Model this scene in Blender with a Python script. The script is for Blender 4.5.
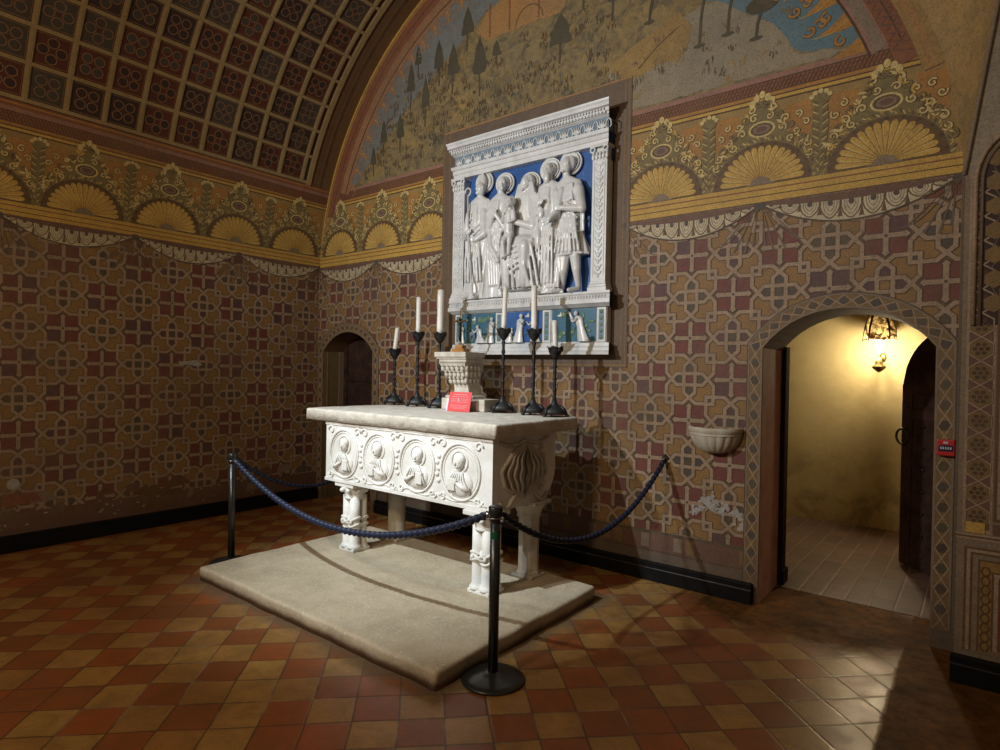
import bpy, bmesh, math, random
import numpy as np
from mathutils import Vector, Matrix, noise
from mathutils.geometry import tessellate_polygon
PI = math.pi
scene = bpy.context.scene
for o in list(bpy.data.objects):
    bpy.data.objects.remove(o)
COL = scene.collection
random.seed(7)

# ------------------------------------------------------------------ camera
F_PX, YAW, PITCH, ROLL = 608.6, -0.67014, -0.007965, 0.01851
cam_d = bpy.data.cameras.new('camera')
cam = bpy.data.objects.new('camera', cam_d)
COL.objects.link(cam)
cam_d.sensor_width = 36.0
cam_d.lens = F_PX * 36.0 / 1000.0
cam_d.clip_start = 0.05
fw = Vector((math.sin(YAW) * math.cos(PITCH), math.cos(YAW) * math.cos(PITCH), math.sin(PITCH)))
rt = Vector((math.cos(YAW), -math.sin(YAW), 0))
up = rt.cross(fw)
r2 = rt * math.cos(ROLL) + up * math.sin(ROLL)
u2 = -rt * math.sin(ROLL) + up * math.cos(ROLL)
M = Matrix.Identity(4)
for i in range(3):
    M[i][0], M[i][1], M[i][2] = r2[i], u2[i], -fw[i]
M.translation = Vector((6.773, -4.735, 1.7))
cam.matrix_world = M
scene.camera = cam

# ------------------------------------------------------------------ world, lamps, exposure
world = bpy.data.worlds.new('world')
scene.world = world
world.use_nodes = True
bg = world.node_tree.nodes['Background']
bg.inputs['Color'].default_value = (1.0, 0.74, 0.50, 1)
bg.inputs['Strength'].default_value = 0.10

def spot(name, loc, target, power, color, angle, blend, radius):
    d = bpy.data.lights.new(name, 'SPOT')
    d.energy = power; d.color = color; d.spot_size = math.radians(angle)
    d.spot_blend = blend; d.shadow_soft_size = radius
    o = bpy.data.objects.new(name, d)
    o.location = loc
    o.rotation_euler = (Vector(target) - Vector(loc)).to_track_quat('-Z', 'Y').to_euler()
    COL.objects.link(o)
    return o

def area(name, loc, target, power, color, sx, sy):
    d = bpy.data.lights.new(name, 'AREA')
    d.energy = power; d.color = color; d.shape = 'RECTANGLE'; d.size = sx; d.size_y = sy
    o = bpy.data.objects.new(name, d)
    o.location = loc
    o.rotation_euler = (Vector(target) - Vector(loc)).to_track_quat('-Z', 'Y').to_euler()
    COL.objects.link(o)
    return o

spot('altar_spotlight', (1.3, -9.0, 10.0), (3.1, -1.3, 0.5), 6200, (0.80, 0.93, 1.0), 19, 1.0, 0.10)
spot('relief_spotlight', (2.6, -5.6, 3.5), (3.4, 0.0, 3.2), 760, (0.94, 0.97, 1.0), 92, 1.0, 0.06)
area('warm_fill_light', (4.4, -6.9, 4.0), (1.6, -0.8, 1.0), 105, (1.0, 0.74, 0.46), 0.5, 0.5)  # soft warm fill added to brighten the left wall and floor, no real fitting
scene.view_settings.view_transform = 'Standard'
scene.view_settings.look = 'None'
scene.view_settings.gamma = 1
scene.view_settings.use_curve_mapping = False
scene.view_settings.exposure = 0.0

# ------------------------------------------------------------------ node helpers
class NT:
    def __init__(s, name):
        s.m = bpy.data.materials.new(name)
        s.m.use_nodes = True
        s.t = s.m.node_tree
        s.n = s.t.nodes
        s.b = s.n['Principled BSDF']
        tc = s.n.new('ShaderNodeTexCoord')
        s.obj = tc.outputs['Object']
    def link(s, a, b):
        s.t.links.new(a, b)
    def val(s, sock, v):
        if isinstance(v, (int, float)):
            sock.default_value = v
        elif isinstance(v, tuple):
            sock.default_value = v if len(v) == 4 or sock.type == 'VECTOR' else (*v, 1)
        else:
            s.link(v, sock)
    def math(s, op, a, b=0.0, c=0.0, clamp=False):
        n = s.n.new('ShaderNodeMath'); n.operation = op; n.use_clamp = clamp
        for i, v in enumerate((a, b, c)):
            s.val(n.inputs[i], v)
        return n.outputs[0]
    def mix(s, f, a, b, mode='MIX'):
        n = s.n.new('ShaderNodeMix'); n.data_type = 'RGBA'; n.blend_type = mode; n.clamp_factor = True
        s.val(n.inputs[0], f); s.val(n.inputs[6], a); s.val(n.inputs[7], b)
        return n.outputs[2]
    def noise(s, scale, detail=4.0, rough=0.6, vec=None, dist=0.0):
        n = s.n.new('ShaderNodeTexNoise')
        n.inputs['Scale'].default_value = scale; n.inputs['Detail'].default_value = detail
        n.inputs['Roughness'].default_value = rough; n.inputs['Distortion'].default_value = dist
        s.link(vec if vec is not None else s.obj, n.inputs['Vector'])
        return n.outputs['Fac']
    def ramp(s, f, a, b):
        n = s.n.new('ShaderNodeMapRange'); n.clamp = True
        s.val(n.inputs[0], f); n.inputs[1].default_value = a; n.inputs[2].default_value = b
        return n.outputs[0]
    def xyz(s, vec=None):
        n = s.n.new('ShaderNodeSeparateXYZ'); s.link(vec if vec is not None else s.obj, n.inputs[0])
        return n.outputs
    def comb(s, x, y, z=0.0):
        n = s.n.new('ShaderNodeCombineXYZ')
        for i, v in enumerate((x, y, z)):
            s.val(n.inputs[i], v)
        return n.outputs[0]
    def bump(s, h, strength=0.3, dist=0.01):
        n = s.n.new('ShaderNodeBump'); n.inputs['Strength'].default_value = strength
        n.inputs['Distance'].default_value = dist
        s.val(n.inputs['Height'], h)
        s.link(n.outputs[0], s.b.inputs['Normal'])
    def out(s, color, rough=0.6, metal=0.0, spec=0.4):
        s.val(s.b.inputs['Base Color'], color)
        s.val(s.b.inputs['Roughness'], rough)
        s.b.inputs['Metallic'].default_value = metal
        s.b.inputs['Specular IOR Level'].default_value = spec
        return s.m

def mat(name, c1, c2=None, scale=8.0, rough=0.6, bump=0.2, bdist=0.004, metal=0.0, spec=0.35, lo=0.35, hi=0.65, fine=60.0):
    m = NT(name)
    c2 = c2 or tuple(v * 0.6 for v in c1)
    f = m.ramp(m.noise(scale, 6, 0.65), lo, hi)
    col = m.mix(f, c1, c2)
    if bump:
        m.bump(m.noise(fine, 3, 0.6), bump, bdist)
    return m.out(col, rough, metal, spec)

def fresco(name, c, fade=(0.16, 0.105, 0.062), amt=0.55, dark=(0.04, 0.028, 0.02)):
    """old wall paint: worn towards bare brownish plaster, dirty, fine speckle"""
    m = NT(name)
    worn = m.ramp(m.noise(1.1, 7, 0.72, dist=0.4), 0.40, 0.68)
    fine = m.ramp(m.noise(19, 6, 0.8), 0.36, 0.68)
    spk = m.ramp(m.noise(80, 3, 0.75), 0.47, 0.70)
    f = m.math('MULTIPLY', m.math('ADD', m.math('MULTIPLY', worn, 0.75), m.math('MULTIPLY', fine, 0.6)), amt)
    col = m.mix(f, c, fade)
    col = m.mix(m.math('MULTIPLY', spk, 0.5), col, dark)
    # brush-like light and dark streaking of the paint itself
    st = m.math('ADD', 0.62, m.math('MULTIPLY', m.noise(7, 7, 0.78, dist=0.5), 0.78))
    col = m.mix(1.0, col, m.comb(st, st, st), 'MULTIPLY')
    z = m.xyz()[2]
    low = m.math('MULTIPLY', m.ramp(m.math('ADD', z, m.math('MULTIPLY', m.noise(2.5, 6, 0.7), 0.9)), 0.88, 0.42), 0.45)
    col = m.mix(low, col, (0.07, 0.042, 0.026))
    m.bump(m.noise(40, 4, 0.6), 0.25, 0.004)
    return m.out(col, 0.62, 0, 0.3)

# paints
F = {}
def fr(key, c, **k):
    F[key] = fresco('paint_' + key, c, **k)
fr('ochre', (0.27, 0.145, 0.042))
fr('strap', (0.35, 0.245, 0.16))
fr('outline', (0.055, 0.04, 0.03))
fr('red', (0.15, 0.032, 0.028))
fr('purple', (0.085, 0.035, 0.045))
fr('slate', (0.055, 0.05, 0.045))
fr('olive', (0.07, 0.06, 0.035))
fr('gold', (0.52, 0.32, 0.065), amt=0.3)
fr('palegold', (0.58, 0.45, 0.18), amt=0.25)
fr('brown', (0.10, 0.055, 0.02))
fr('darkbrown', (0.05, 0.025, 0.012))
fr('orange', (0.38, 0.18, 0.04), amt=0.4)
fr('sage', (0.19, 0.155, 0.065), amt=0.5, fade=(0.16, 0.10, 0.04))
fr('cream', (0.52, 0.45, 0.30), amt=0.3)
fr('plum', (0.13, 0.06, 0.045))
fr('pink', (0.30, 0.15, 0.11))
fr('sand', (0.22, 0.165, 0.115))
fr('greybrown', (0.12, 0.088, 0.065))
fr('terracotta', (0.22, 0.075, 0.035), amt=0.4)
fr('skyblue', (0.10, 0.17, 0.20), amt=0.45, fade=(0.13, 0.13, 0.11))
fr('greysky', (0.17, 0.18, 0.175), amt=0.6, fade=(0.12, 0.105, 0.08))
fr('tree', (0.06, 0.055, 0.035), amt=0.5, fade=(0.11, 0.085, 0.05))
fr('ground', (0.27, 0.22, 0.14), fade=(0.17, 0.15, 0.12))
fr('rock', (0.32, 0.205, 0.065), amt=0.5)
fr('pinkorange', (0.30, 0.15, 0.075), amt=0.5)
fr('castle', (0.36, 0.18, 0.055), amt=0.6, fade=(0.2, 0.15, 0.09))
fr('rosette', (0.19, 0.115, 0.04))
fr('bare', (0.36, 0.35, 0.33), amt=0.2)
# landscape mixing several earth colours
m = NT('paint_landscape')
a = m.ramp(m.noise(1.8, 7, 0.7, dist=0.6), 0.35, 0.65)
b = m.ramp(m.noise(5.5, 6, 0.75, dist=1.2), 0.42, 0.62)
c = m.ramp(m.noise(17, 5, 0.8), 0.45, 0.65)
col = m.mix(a, (0.27, 0.18, 0.06), (0.16, 0.13, 0.07))
col = m.mix(b, col, (0.075, 0.065, 0.042))
col = m.mix(m.math('MULTIPLY', c, 0.5), col, (0.30, 0.20, 0.08))
m.bump(m.noise(40, 4, 0.6), 0.25, 0.004)
F['land'] = m.out(col, 0.65)
# vault paints
fr('vrib', (0.33, 0.235, 0.105), amt=0.3)
fr('vred', (0.095, 0.024, 0.012), amt=0.3, fade=(0.03, 0.015, 0.01))
fr('vdark', (0.04, 0.02, 0.016), amt=0.3, fade=(0.02, 0.012, 0.01))
fr('vteal', (0.058, 0.054, 0.042), amt=0.5, fade=(0.05, 0.025, 0.016))
fr('vline', (0.24, 0.12, 0.055), amt=0.3)
fr('vband', (0.14, 0.07, 0.025), amt=0.4)
fr('vaultochre', (0.42, 0.25, 0.08), amt=0.9, fade=(0.20, 0.15, 0.08))

MT = {}
MT['marble'] = mat('white_marble', (0.78, 0.77, 0.74), (0.62, 0.60, 0.55), 5, 0.55, 0.35, 0.006)
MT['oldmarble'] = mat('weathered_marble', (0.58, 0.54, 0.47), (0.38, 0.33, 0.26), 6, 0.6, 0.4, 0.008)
MT['slab'] = mat('rough_limestone', (0.66, 0.62, 0.54), (0.46, 0.41, 0.34), 9, 0.75, 0.6, 0.01, fine=35)
MT['glaze'] = mat('white_glazed_terracotta', (0.70, 0.72, 0.72), (0.56, 0.57, 0.56), 9, 0.30, 0.15, 0.003, spec=0.6)
MT['glazeblue'] = mat('blue_glaze', (0.045, 0.13, 0.37), (0.03, 0.09, 0.27), 6, 0.3, 0.1, 0.003, spec=0.5)
MT['paleblue'] = mat('pale_blue_glaze', (0.20, 0.28, 0.36), (0.14, 0.20, 0.28), 20, 0.35, 0.1)
MT['green'] = mat('green_glaze', (0.075, 0.15, 0.075), (0.16, 0.26, 0.20), 30, 0.35, 0.1)
MT['teal'] = mat('teal_glaze', (0.05, 0.14, 0.26), (0.055, 0.15, 0.19), 14, 0.35, 0.1)
MT['iron'] = mat('black_wrought_iron', (0.012, 0.012, 0.013), (0.022, 0.02, 0.02), 30, 0.45, 0.4, 0.003, metal=0.3, spec=0.5)
MT['blackpaint'] = mat('black_paint', (0.005, 0.005, 0.005), (0.008, 0.007, 0.007), 4, 0.45, 0.05, spec=0.15)
MT['polemetal'] = mat('black_coated_metal', (0.012, 0.013, 0.012), (0.02, 0.02, 0.02), 10, 0.3, 0.05, spec=0.6)
MT['chrome'] = mat('steel', (0.45, 0.45, 0.45), (0.3, 0.3, 0.3), 20, 0.3, 0.05, metal=1.0)
MT['rope'] = mat('blue_rope', (0.013, 0.020, 0.055), (0.006, 0.008, 0.022), 60, 0.55, 0.4, 0.002, spec=0.4)
MT['wax'] = mat('candle_wax', (0.86, 0.85, 0.82), (0.76, 0.74, 0.68), 12, 0.4, 0.05)
MT['brass'] = mat('brass', (0.36, 0.24, 0.08), (0.2, 0.13, 0.05), 20, 0.35, 0.1, metal=0.8)
MT['gilt'] = mat('gilded_wood', (0.42, 0.20, 0.05), (0.3, 0.13, 0.03), 12, 0.5, 0.1)
MT['redcard'] = mat('red_card', (0.62, 0.055, 0.06), (0.55, 0.05, 0.055), 8, 0.45, 0.0)
MT['pinkink'] = mat('pale_print', (0.75, 0.35, 0.34), None, 8, 0.5, 0.0)
MT['redplastic'] = mat('red_plastic', (0.48, 0.02, 0.02), (0.42, 0.018, 0.018), 5, 0.35, 0.0, spec=0.5)
MT['whiteink'] = mat('white_print', (0.6, 0.66, 0.75), None, 5, 0.5, 0.0)
MT['darkglass'] = mat('dark_display', (0.02, 0.03, 0.06), None, 5, 0.2, 0.0)
MT['sticker'] = mat('green_sticker', (0.02, 0.11, 0.05), None, 5, 0.4, 0.0)
MT['wood'] = mat('dark_door_wood', (0.060, 0.033, 0.026), (0.028, 0.016, 0.013), 7, 0.9, 0.4, 0.006, spec=0.05)
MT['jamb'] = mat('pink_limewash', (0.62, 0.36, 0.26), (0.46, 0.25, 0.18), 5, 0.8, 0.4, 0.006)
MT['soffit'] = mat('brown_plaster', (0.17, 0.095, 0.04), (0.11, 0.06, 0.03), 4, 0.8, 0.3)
MT['basin'] = mat('old_stone_basin', (0.56, 0.55, 0.46), (0.42, 0.36, 0.27), 9, 0.6, 0.3, 0.004)
MT['podium'] = None
MT['platesoft'] = mat('grey_plank', (0.085, 0.06, 0.05), (0.06, 0.04, 0.035), 6, 0.6, 0.2)
# corridor plaster, yellow limewash with damp stains near the floor
m = NT('yellow_limewash')
z = m.xyz()[2]
f = m.ramp(m.noise(1.7, 6, 0.65), 0.35, 0.7)
col = m.mix(f, (0.52, 0.42, 0.22), (0.40, 0.30, 0.14))
st = m.math('MULTIPLY', m.ramp(m.noise(2.6, 6, 0.7, dist=0.8), 0.45, 0.60), m.ramp(z, 1.0, 0.25))
col = m.mix(m.math('MULTIPLY', st, 0.6), col, (0.14, 0.11, 0.07))
m.bump(m.noise(14, 5, 0.6), 0.3, 0.01)
MT['limewash'] = m.out(col, 0.8, 0, 0.2)
# podium stone
m = NT('podium_stone')
f = m.ramp(m.noise(4, 7, 0.7), 0.35, 0.65)
sp = m.ramp(m.noise(55, 3, 0.8), 0.56, 0.68)
col = m.mix(f, (0.50, 0.41, 0.285), (0.37, 0.30, 0.20))
col = m.mix(m.math('MULTIPLY', sp, 0.8), col, (0.60, 0.58, 0.54))
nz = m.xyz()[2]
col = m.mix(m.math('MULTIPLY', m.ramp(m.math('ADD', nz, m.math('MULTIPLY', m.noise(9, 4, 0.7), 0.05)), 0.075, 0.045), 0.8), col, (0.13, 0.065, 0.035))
m.bump(m.noise(30, 5, 0.7), 0.5, 0.008)
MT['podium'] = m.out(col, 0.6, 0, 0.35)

# ------------------------------------------------------------------ object helpers
def add_obj(name, me, parent=None):
    o = bpy.data.objects.new(name, me)
    COL.objects.link(o)
    if parent is not None:
        o.parent = parent
    return o

def tag(o, label=None, cat=None, group=None, kind=None):
    if label: o['label'] = label
    if cat: o['category'] = cat
    if group: o['group'] = group
    if kind: o['kind'] = kind
    return o

def thing(name, label, cat, loc=(0, 0, 0), group=None):
    o = bpy.data.objects.new(name, None)
    o.empty_display_size = 0.1
    COL.objects.link(o)
    o.location = loc
    return tag(o, label, cat, group)

class MB:
    """collects shapes into one mesh"""
    def __init__(s):
        s.v = []; s.f = []; s.mi = []; s.mats = []; s.sm = []
    def _m(s, m):
        if m not in s.mats: s.mats.append(m)
        return s.mats.index(m)
    def add(s, vs, fs, m, smooth=False):
        b = len(s.v); i = s._m(m)
        s.v.extend([tuple(p) for p in vs])
        for f in fs:
            s.f.append([b + k for k in f]); s.mi.append(i); s.sm.append(smooth)
        return s
    def box(s, x0, x1, y0, y1, z0, z1, m, bev=0.0):
        if x1 < x0: x0, x1 = x1, x0
        if y1 < y0: y0, y1 = y1, y0
        if z1 < z0: z0, z1 = z1, z0
        if bev <= 0:
            v = [(x, y, z) for z in (z0, z1) for y in (y0, y1) for x in (x0, x1)]
            f = [(0, 2, 3, 1), (4, 5, 7, 6), (0, 1, 5, 4), (2, 6, 7, 3), (0, 4, 6, 2), (1, 3, 7, 5)]
            return s.add(v, f, m)
        bm = bmesh.new(); bmesh.ops.create_cube(bm, size=1)
        for q in bm.verts:
            q.co = Vector(((x0 + x1) / 2 + q.co.x * (x1 - x0), (y0 + y1) / 2 + q.co.y * (y1 - y0), (z0 + z1) / 2 + q.co.z * (z1 - z0)))
        bmesh.ops.bevel(bm, geom=bm.edges[:], offset=bev, segments=2, profile=0.6, affect='EDGES')
        return s.bm(bm, m)
    def bm(s, bm, m, smooth=False, mat=None):
        if mat is not None: bm.transform(mat)
        bm.verts.index_update()
        s.add([v.co[:] for v in bm.verts], [[v.index for v in f.verts] for f in bm.faces], m, smooth)
        bm.free(); return s
    def lathe(s, prof, m, c=(0, 0, 0), n=32, smooth=True, rfun=None, a0=0.0, a1=2 * PI, cap=True):
        full = abs(a1 - a0 - 2 * PI) < 1e-6
        vs = []; fs = []; k = n if full else n + 1
        for r, z in prof:
            for i in range(k):
                a = a0 + (a1 - a0) * i / n
                rr = r * (rfun(a, z) if rfun else 1)
                vs.append((c[0] + rr * math.cos(a), c[1] + rr * math.sin(a), c[2] + z))
        for j in range(len(prof) - 1):
            for i in range(n):
                a = j * k + i; b = j * k + (i + 1) % k
                fs.append((a, b, b + k, a + k))
        if cap and full:
            if prof[0][0] > 1e-5: fs.append(tuple(reversed(range(k))))
            if prof[-1][0] > 1e-5: fs.append(tuple(range((len(prof) - 1) * k, len(prof) * k)))
        return s.add(vs, fs, m, smooth)
    def sph(s, c, r, m, n=16, mat=None):
        r = r if isinstance(r, (tuple, list)) else (r, r, r)
        bm = bmesh.new(); bmesh.ops.create_uvsphere(bm, u_segments=n, v_segments=max(6, n // 2), radius=1)
        T = Matrix.Translation(c) @ (mat if mat else Matrix()) @ Matrix.Diagonal((*r, 1))
        return s.bm(bm, m, True, T)
    def tube(s, pts, r, m, n=10, cap=True, rf=None, closed=False):
        pts = [Vector(p) for p in pts]; N = len(pts)
        rs = r if isinstance(r, (list, tuple)) else [r] * N
        vs = []; fs = []
        prev = None
        for i, p in enumerate(pts):
            if closed: t = pts[(i + 1) % N] - pts[i - 1]
            else: t = pts[min(i + 1, N - 1)] - pts[max(i - 1, 0)]
            t.normalize()
            if prev is None:
                ref = Vector((0, 0, 1)) if abs(t.z) < 0.9 else Vector((1, 0, 0))
                a = t.cross(ref).normalized()
            else:
                a = (prev - t * prev.dot(t)).normalized()
            b = t.cross(a); prev = a
            for j in range(n):
                ph = 2 * PI * j / n
                rr = rs[i] * (rf(ph, i) if rf else 1)
                vs.append(p + (a * math.cos(ph) + b * math.sin(ph)) * rr)
        M_ = N if closed else N - 1
        for i in range(M_):
            for j in range(n):
                k = (j + 1) % n; i2 = (i + 1) % N
                fs.append((i * n + j, i * n + k, i2 * n + k, i2 * n + j))
        if cap and not closed:
            fs.append(tuple(reversed(range(n)))); fs.append(tuple(range((N - 1) * n, N * n)))
        return s.add(vs, fs, m, True)
    def prism(s, poly, y0, y1, m):
        """poly in (x,z), extruded along y"""
        n = len(poly)
        vs = [(x, y0, z) for x, z in poly] + [(x, y1, z) for x, z in poly]
        fs = [(i, (i + 1) % n, n + (i + 1) % n, n + i) for i in range(n)]
        tris = tessellate_polygon([[Vector((x, z, 0)) for x, z in poly]])
        for t in tris:
            fs.append(tuple(t)); fs.append(tuple(n + k for k in reversed(t)))
        return s.add(vs, fs, m)
    def build(s, name, parent=None):
        me = bpy.data.meshes.new(name)
        me.from_pydata(s.v, [], s.f)
        for m in s.mats: me.materials.append(m)
        me.polygons.foreach_set('material_index', s.mi)
        me.polygons.foreach_set('use_smooth', s.sm)
        me.update()
        return add_obj(name, me, parent)

def noisy(o, amp, freq, axis=None):
    for v in o.data.vertices:
        d = noise.noise_vector(v.co * freq) * amp
        v.co += d
    o.data.update()

# ------------------------------------------------------------------ painter: flat decoration laid on a wall
def clip_half(poly, a, b, c):
    """keep a*x+b*y+c >= 0"""
    out = []
    n = len(poly)
    for i in range(n):
        p, q = poly[i], poly[(i + 1) % n]
        dp = a * p[0] + b * p[1] + c; dq = a * q[0] + b * q[1] + c
        if dp >= 0: out.append(p)
        if (dp > 0 and dq < 0) or (dp < 0 and dq > 0):
            t = dp / (dp - dq)
            out.append((p[0] + t * (q[0] - p[0]), p[1] + t * (q[1] - p[1])))
    return out if len(out) >= 3 else []

def area2(p):
    return sum(p[i][0] * p[(i + 1) % len(p)][1] - p[(i + 1) % len(p)][0] * p[i][1] for i in range(len(p)))

class Paint:
    def __init__(s, mapping, steps=None, lay=0.0009):
        s.map = mapping; s.polys = []; s.holes = []; s.rect = None; s.steps = steps or []; s.lay = lay
    def poly(s, pts, m, layer=1, convex=True, raw=False):
        if convex: todo = [list(pts)]
        else:
            t = tessellate_polygon([[Vector((x, y, 0)) for x, y in pts]])
            todo = [[tuple(pts[k]) for k in tri] for tri in t]
        for p in todo:
            if s.rect:
                x0, x1, y0, y1 = s.rect
                for h in ((1, 0, -x0), (-1, 0, x1), (0, 1, -y0), (0, -1, y1)):
                    p = clip_half(p, *h)
                    if not p: break
            if not p or abs(area2(p)) < 1e-7: continue
            if area2(p) < 0: p = p[::-1]
            s.polys.append((p, m, layer))
    def quad(s, x0, x1, y0, y1, m, layer=1):
        s.poly([(x0, y0), (x1, y0), (x1, y1), (x0, y1)], m, layer)
    def line(s, pts, w, m, layer=2, closed=False, ext=0.0):
        P = [Vector((p[0], p[1])) for p in pts]; n = len(P)
        if ext and not closed:
            P[0] = P[0] + (P[0] - P[1]).normalized() * ext
            P[-1] = P[-1] + (P[-1] - P[-2]).normalized() * ext
        L = []; R = []
        for i in range(n):
            if closed: a, b = P[i - 1], P[(i + 1) % n]
            else: a, b = P[max(i - 1, 0)], P[min(i + 1, n - 1)]
            d1 = (P[i] - a) if (P[i] - a).length > 1e-9 else (b - P[i])
            d2 = (b - P[i]) if (b - P[i]).length > 1e-9 else d1
            d1 = d1.normalized(); d2 = d2.normalized()
            n1 = Vector((-d1.y, d1.x)); n2 = Vector((-d2.y, d2.x))
            nn = (n1 + n2)
            if nn.length < 1e-6: nn = n1
            nn.normalize()
            k = w / 2 / max(0.45, nn.dot(n1))
            L.append(P[i] + nn * k); R.append(P[i] - nn * k)
        for i in range(n if closed else n - 1):
            j = (i + 1) % n
            s.poly([tuple(L[i]), tuple(R[i]), tuple(R[j]), tuple(L[j])], m, layer)
    def oline(s, pts, w, m, layer, o=0.005, om=None, closed=False):
        s.line(pts, w + 2 * o, om or F['outline'], layer, closed)
        s.line(pts, w, m, layer + 1, closed)
    def disc(s, c, r, m, layer=1, n=12, ry=None, rot=0.0, a0=0.0, a1=2 * PI):
        ry = ry or r; pts = []
        k = n if abs(a1 - a0 - 2 * PI) < 1e-6 else n + 1
        for i in range(k):
            a = a0 + (a1 - a0) * i / n
            x, y = r * math.cos(a), ry * math.sin(a)
            pts.append((c[0] + x * math.cos(rot) - y * math.sin(rot), c[1] + x * math.sin(rot) + y * math.cos(rot)))
        s.poly(pts, m, layer)
    def ring(s, c, r, w, m, layer=2, n=16, ry=None, a0=0.0, a1=2 * PI):
        full = abs(a1 - a0 - 2 * PI) < 1e-6
        ry = ry or r
        pts = [(c[0] + r * math.cos(a0 + (a1 - a0) * i / n), c[1] + ry * math.sin(a0 + (a1 - a0) * i / n)) for i in range(n if full else n + 1)]
        s.line(pts, w, m, layer, full)
    def flush(s, mb):
        """cut holes, slice along v steps, write into MB"""
        holes = []
        for h in s.holes:
            h = h if area2(h) > 0 else h[::-1]
            xs = [p[0] for p in h]; ys = [p[1] for p in h]
            holes.append((h, min(xs), max(xs), min(ys), max(ys)))
        for idx, (p, m, layer) in enumerate(s.polys):
            parts = [p]
            for h, hx0, hx1, hy0, hy1 in holes:
                nxt = []
                for q in parts:
                    xs = [t[0] for t in q]; ys = [t[1] for t in q]
                    if max(xs) < hx0 or min(xs) > hx1 or max(ys) < hy0 or min(ys) > hy1:
                        nxt.append(q); continue
                    cur = q
                    for i in range(len(h)):
                        a, b = h[i], h[(i + 1) % len(h)]
                        ex, ey = b[0] - a[0], b[1] - a[1]
                        A, B = -ey, ex; C_ = -(A * a[0] + B * a[1])
                        out = clip_half(cur, -A, -B, -C_)
                        if out and abs(area2(out)) > 1e-8: nxt.append(out)
                        cur = clip_half(cur, A, B, C_)
                        if not cur: break
                parts = nxt
            for q in parts:
                ys = [t[1] for t in q]
                segs = [q]
                if s.steps:
                    lo, hi = min(ys), max(ys)
                    for st in s.steps:
                        if lo + 1e-6 < st < hi - 1e-6:
                            nx = []
                            for g in segs:
                                for hf in ((0, 1, -st), (0, -1, st)):
                                    k = clip_half(g, *hf)
                                    if k and abs(area2(k)) > 1e-9: nx.append(k)
                            segs = nx
                off = layer * s.lay + (idx % 131) * 5.5e-6
                for g in segs:
                    mb.add([s.map(x, y, off) for x, y in g], [tuple(range(len(g)))], m)

# interlaced strap-and-cross pattern (pitch L between a cross and the next knot)
L_ = 0.327
def cross_tile(P, cx, cy, rnd):
    a = 0.136; k = 0.045; L = L_
    cols = [F['red']] * 7 + [F['purple']] * 2
    for sx in (-1, 1):
        for sy in (-1, 1):
            P.quad(cx + min(0, sx) * a, cx + max(0, sx) * a, cy + min(0, sy) * a, cy + max(0, sy) * a, rnd.choice(cols), 1)
            # pale sprig strokes in the quarter
            if rnd.random() < 0.5:
                P.line([(cx + sx * .045, cy + sy * .045), (cx + sx * .09, cy + sy * .09)], 0.006, F['slate'], 2)
    def rot(p, q, fl):
        x, y = p
        if fl: y = -y
        for _ in range(q): x, y = -y, x
        return (cx + x, cy + y)
    base = [(a, L - a + 0.012), (a, 0.05), (0.221, -k), (L + 0.001, -k)]
    for q in range(4):
        for fl in (0, 1):
            pts = [rot(p, q, fl) for p in base]
            P.line(pts, 0.037, F['outline'], 3)
    for q in range(4):
        for fl in (0, 1):
            pts = [rot(p, q, fl) for p in base]
            P.line(pts, 0.026, F['strap'], 4)
    # straps continue through the knot centre
    # cross with pointed ends
    for q in range(2):
        for (w, l, mm, ly) in ((0.044, 0.150, F['outline'], 3), (0.031, 0.136, F['strap'], 4)):
            h = w / 2; e = h * 1.5
            pts = [(-l, 0), (-l + e, -e), (-l + e * 1.3, -h), (l - e * 1.3, -h), (l - e, -e), (l, 0), (l - e, e), (l - e * 1.3, h), (-l + e * 1.3, h), (-l + e, e)]
            pp = [(cx + (x if q == 0 else -y), cy + (y if q == 0 else x)) for x, y in pts]
            P.poly(pp, mm, ly, convex=False)
    P.quad(cx - .009, cx + .009, cy - .009, cy + .009, F['slate'], 5)

def knot_tile(P, cx, cy, rnd):
    k = 0.045
    m1 = rnd.choice([F['olive'], F['olive'], F['slate'], F['purple']])
    for q in range(4):
        pts = [(0, -k), (0.105, -k), (0.15, 0), (0.105, k), (0, k)]
        pp = []
        for x, y in pts:
            for _ in range(q): x, y = -y, x
            pp.append((cx + x, cy + y))
        P.poly(pp, m1, 1)
    P.quad(cx - k, cx + k, cy - k, cy + k, rnd.choice([F['olive'], F['red'], F['ochre']]), 2)

def strap_field(P, u0, u1, v0, v1, ou, ov, seed):
    rnd = random.Random(seed)
    i0 = int(math.floor((u0 - ou) / L_)) - 1; i1 = int(math.ceil((u1 - ou) / L_)) + 1
    j0 = int(math.floor((v0 - ov) / L_)) - 1; j1 = int(math.ceil((v1 - ov) / L_)) + 1
    P.rect = (u0, u1, v0, v1)
    for i in range(i0, i1 + 1):
        for j in range(j0, j1 + 1):
            cx, cy = ou + i * L_, ov + j * L_
            if (i + j) % 2 == 0: cross_tile(P, cx, cy, rnd)
            else: knot_tile(P, cx, cy, rnd)
            # tiny square where four straps meet
            P.quad(cx + L_ / 2 - .014, cx + L_ / 2 + .014, cy + L_ / 2 - .014, cy + L_ / 2 + .014, F['slate'], 2)
    P.rect = None

def curl(P, x, y, r, sgn, m, layer, w=0.011, turns=1.1, a0=0.0):
    pts = []
    for i in range(11):
        t = i / 10
        a = a0 + sgn * t * turns * 2 * PI
        rr = r * (1 - 0.78 * t)
        pts.append((x + rr * math.cos(a), y + rr * math.sin(a)))
    P.line(pts, w + .009, F['brown'], layer)
    P.line(pts, w, m, layer + 1)

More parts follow.
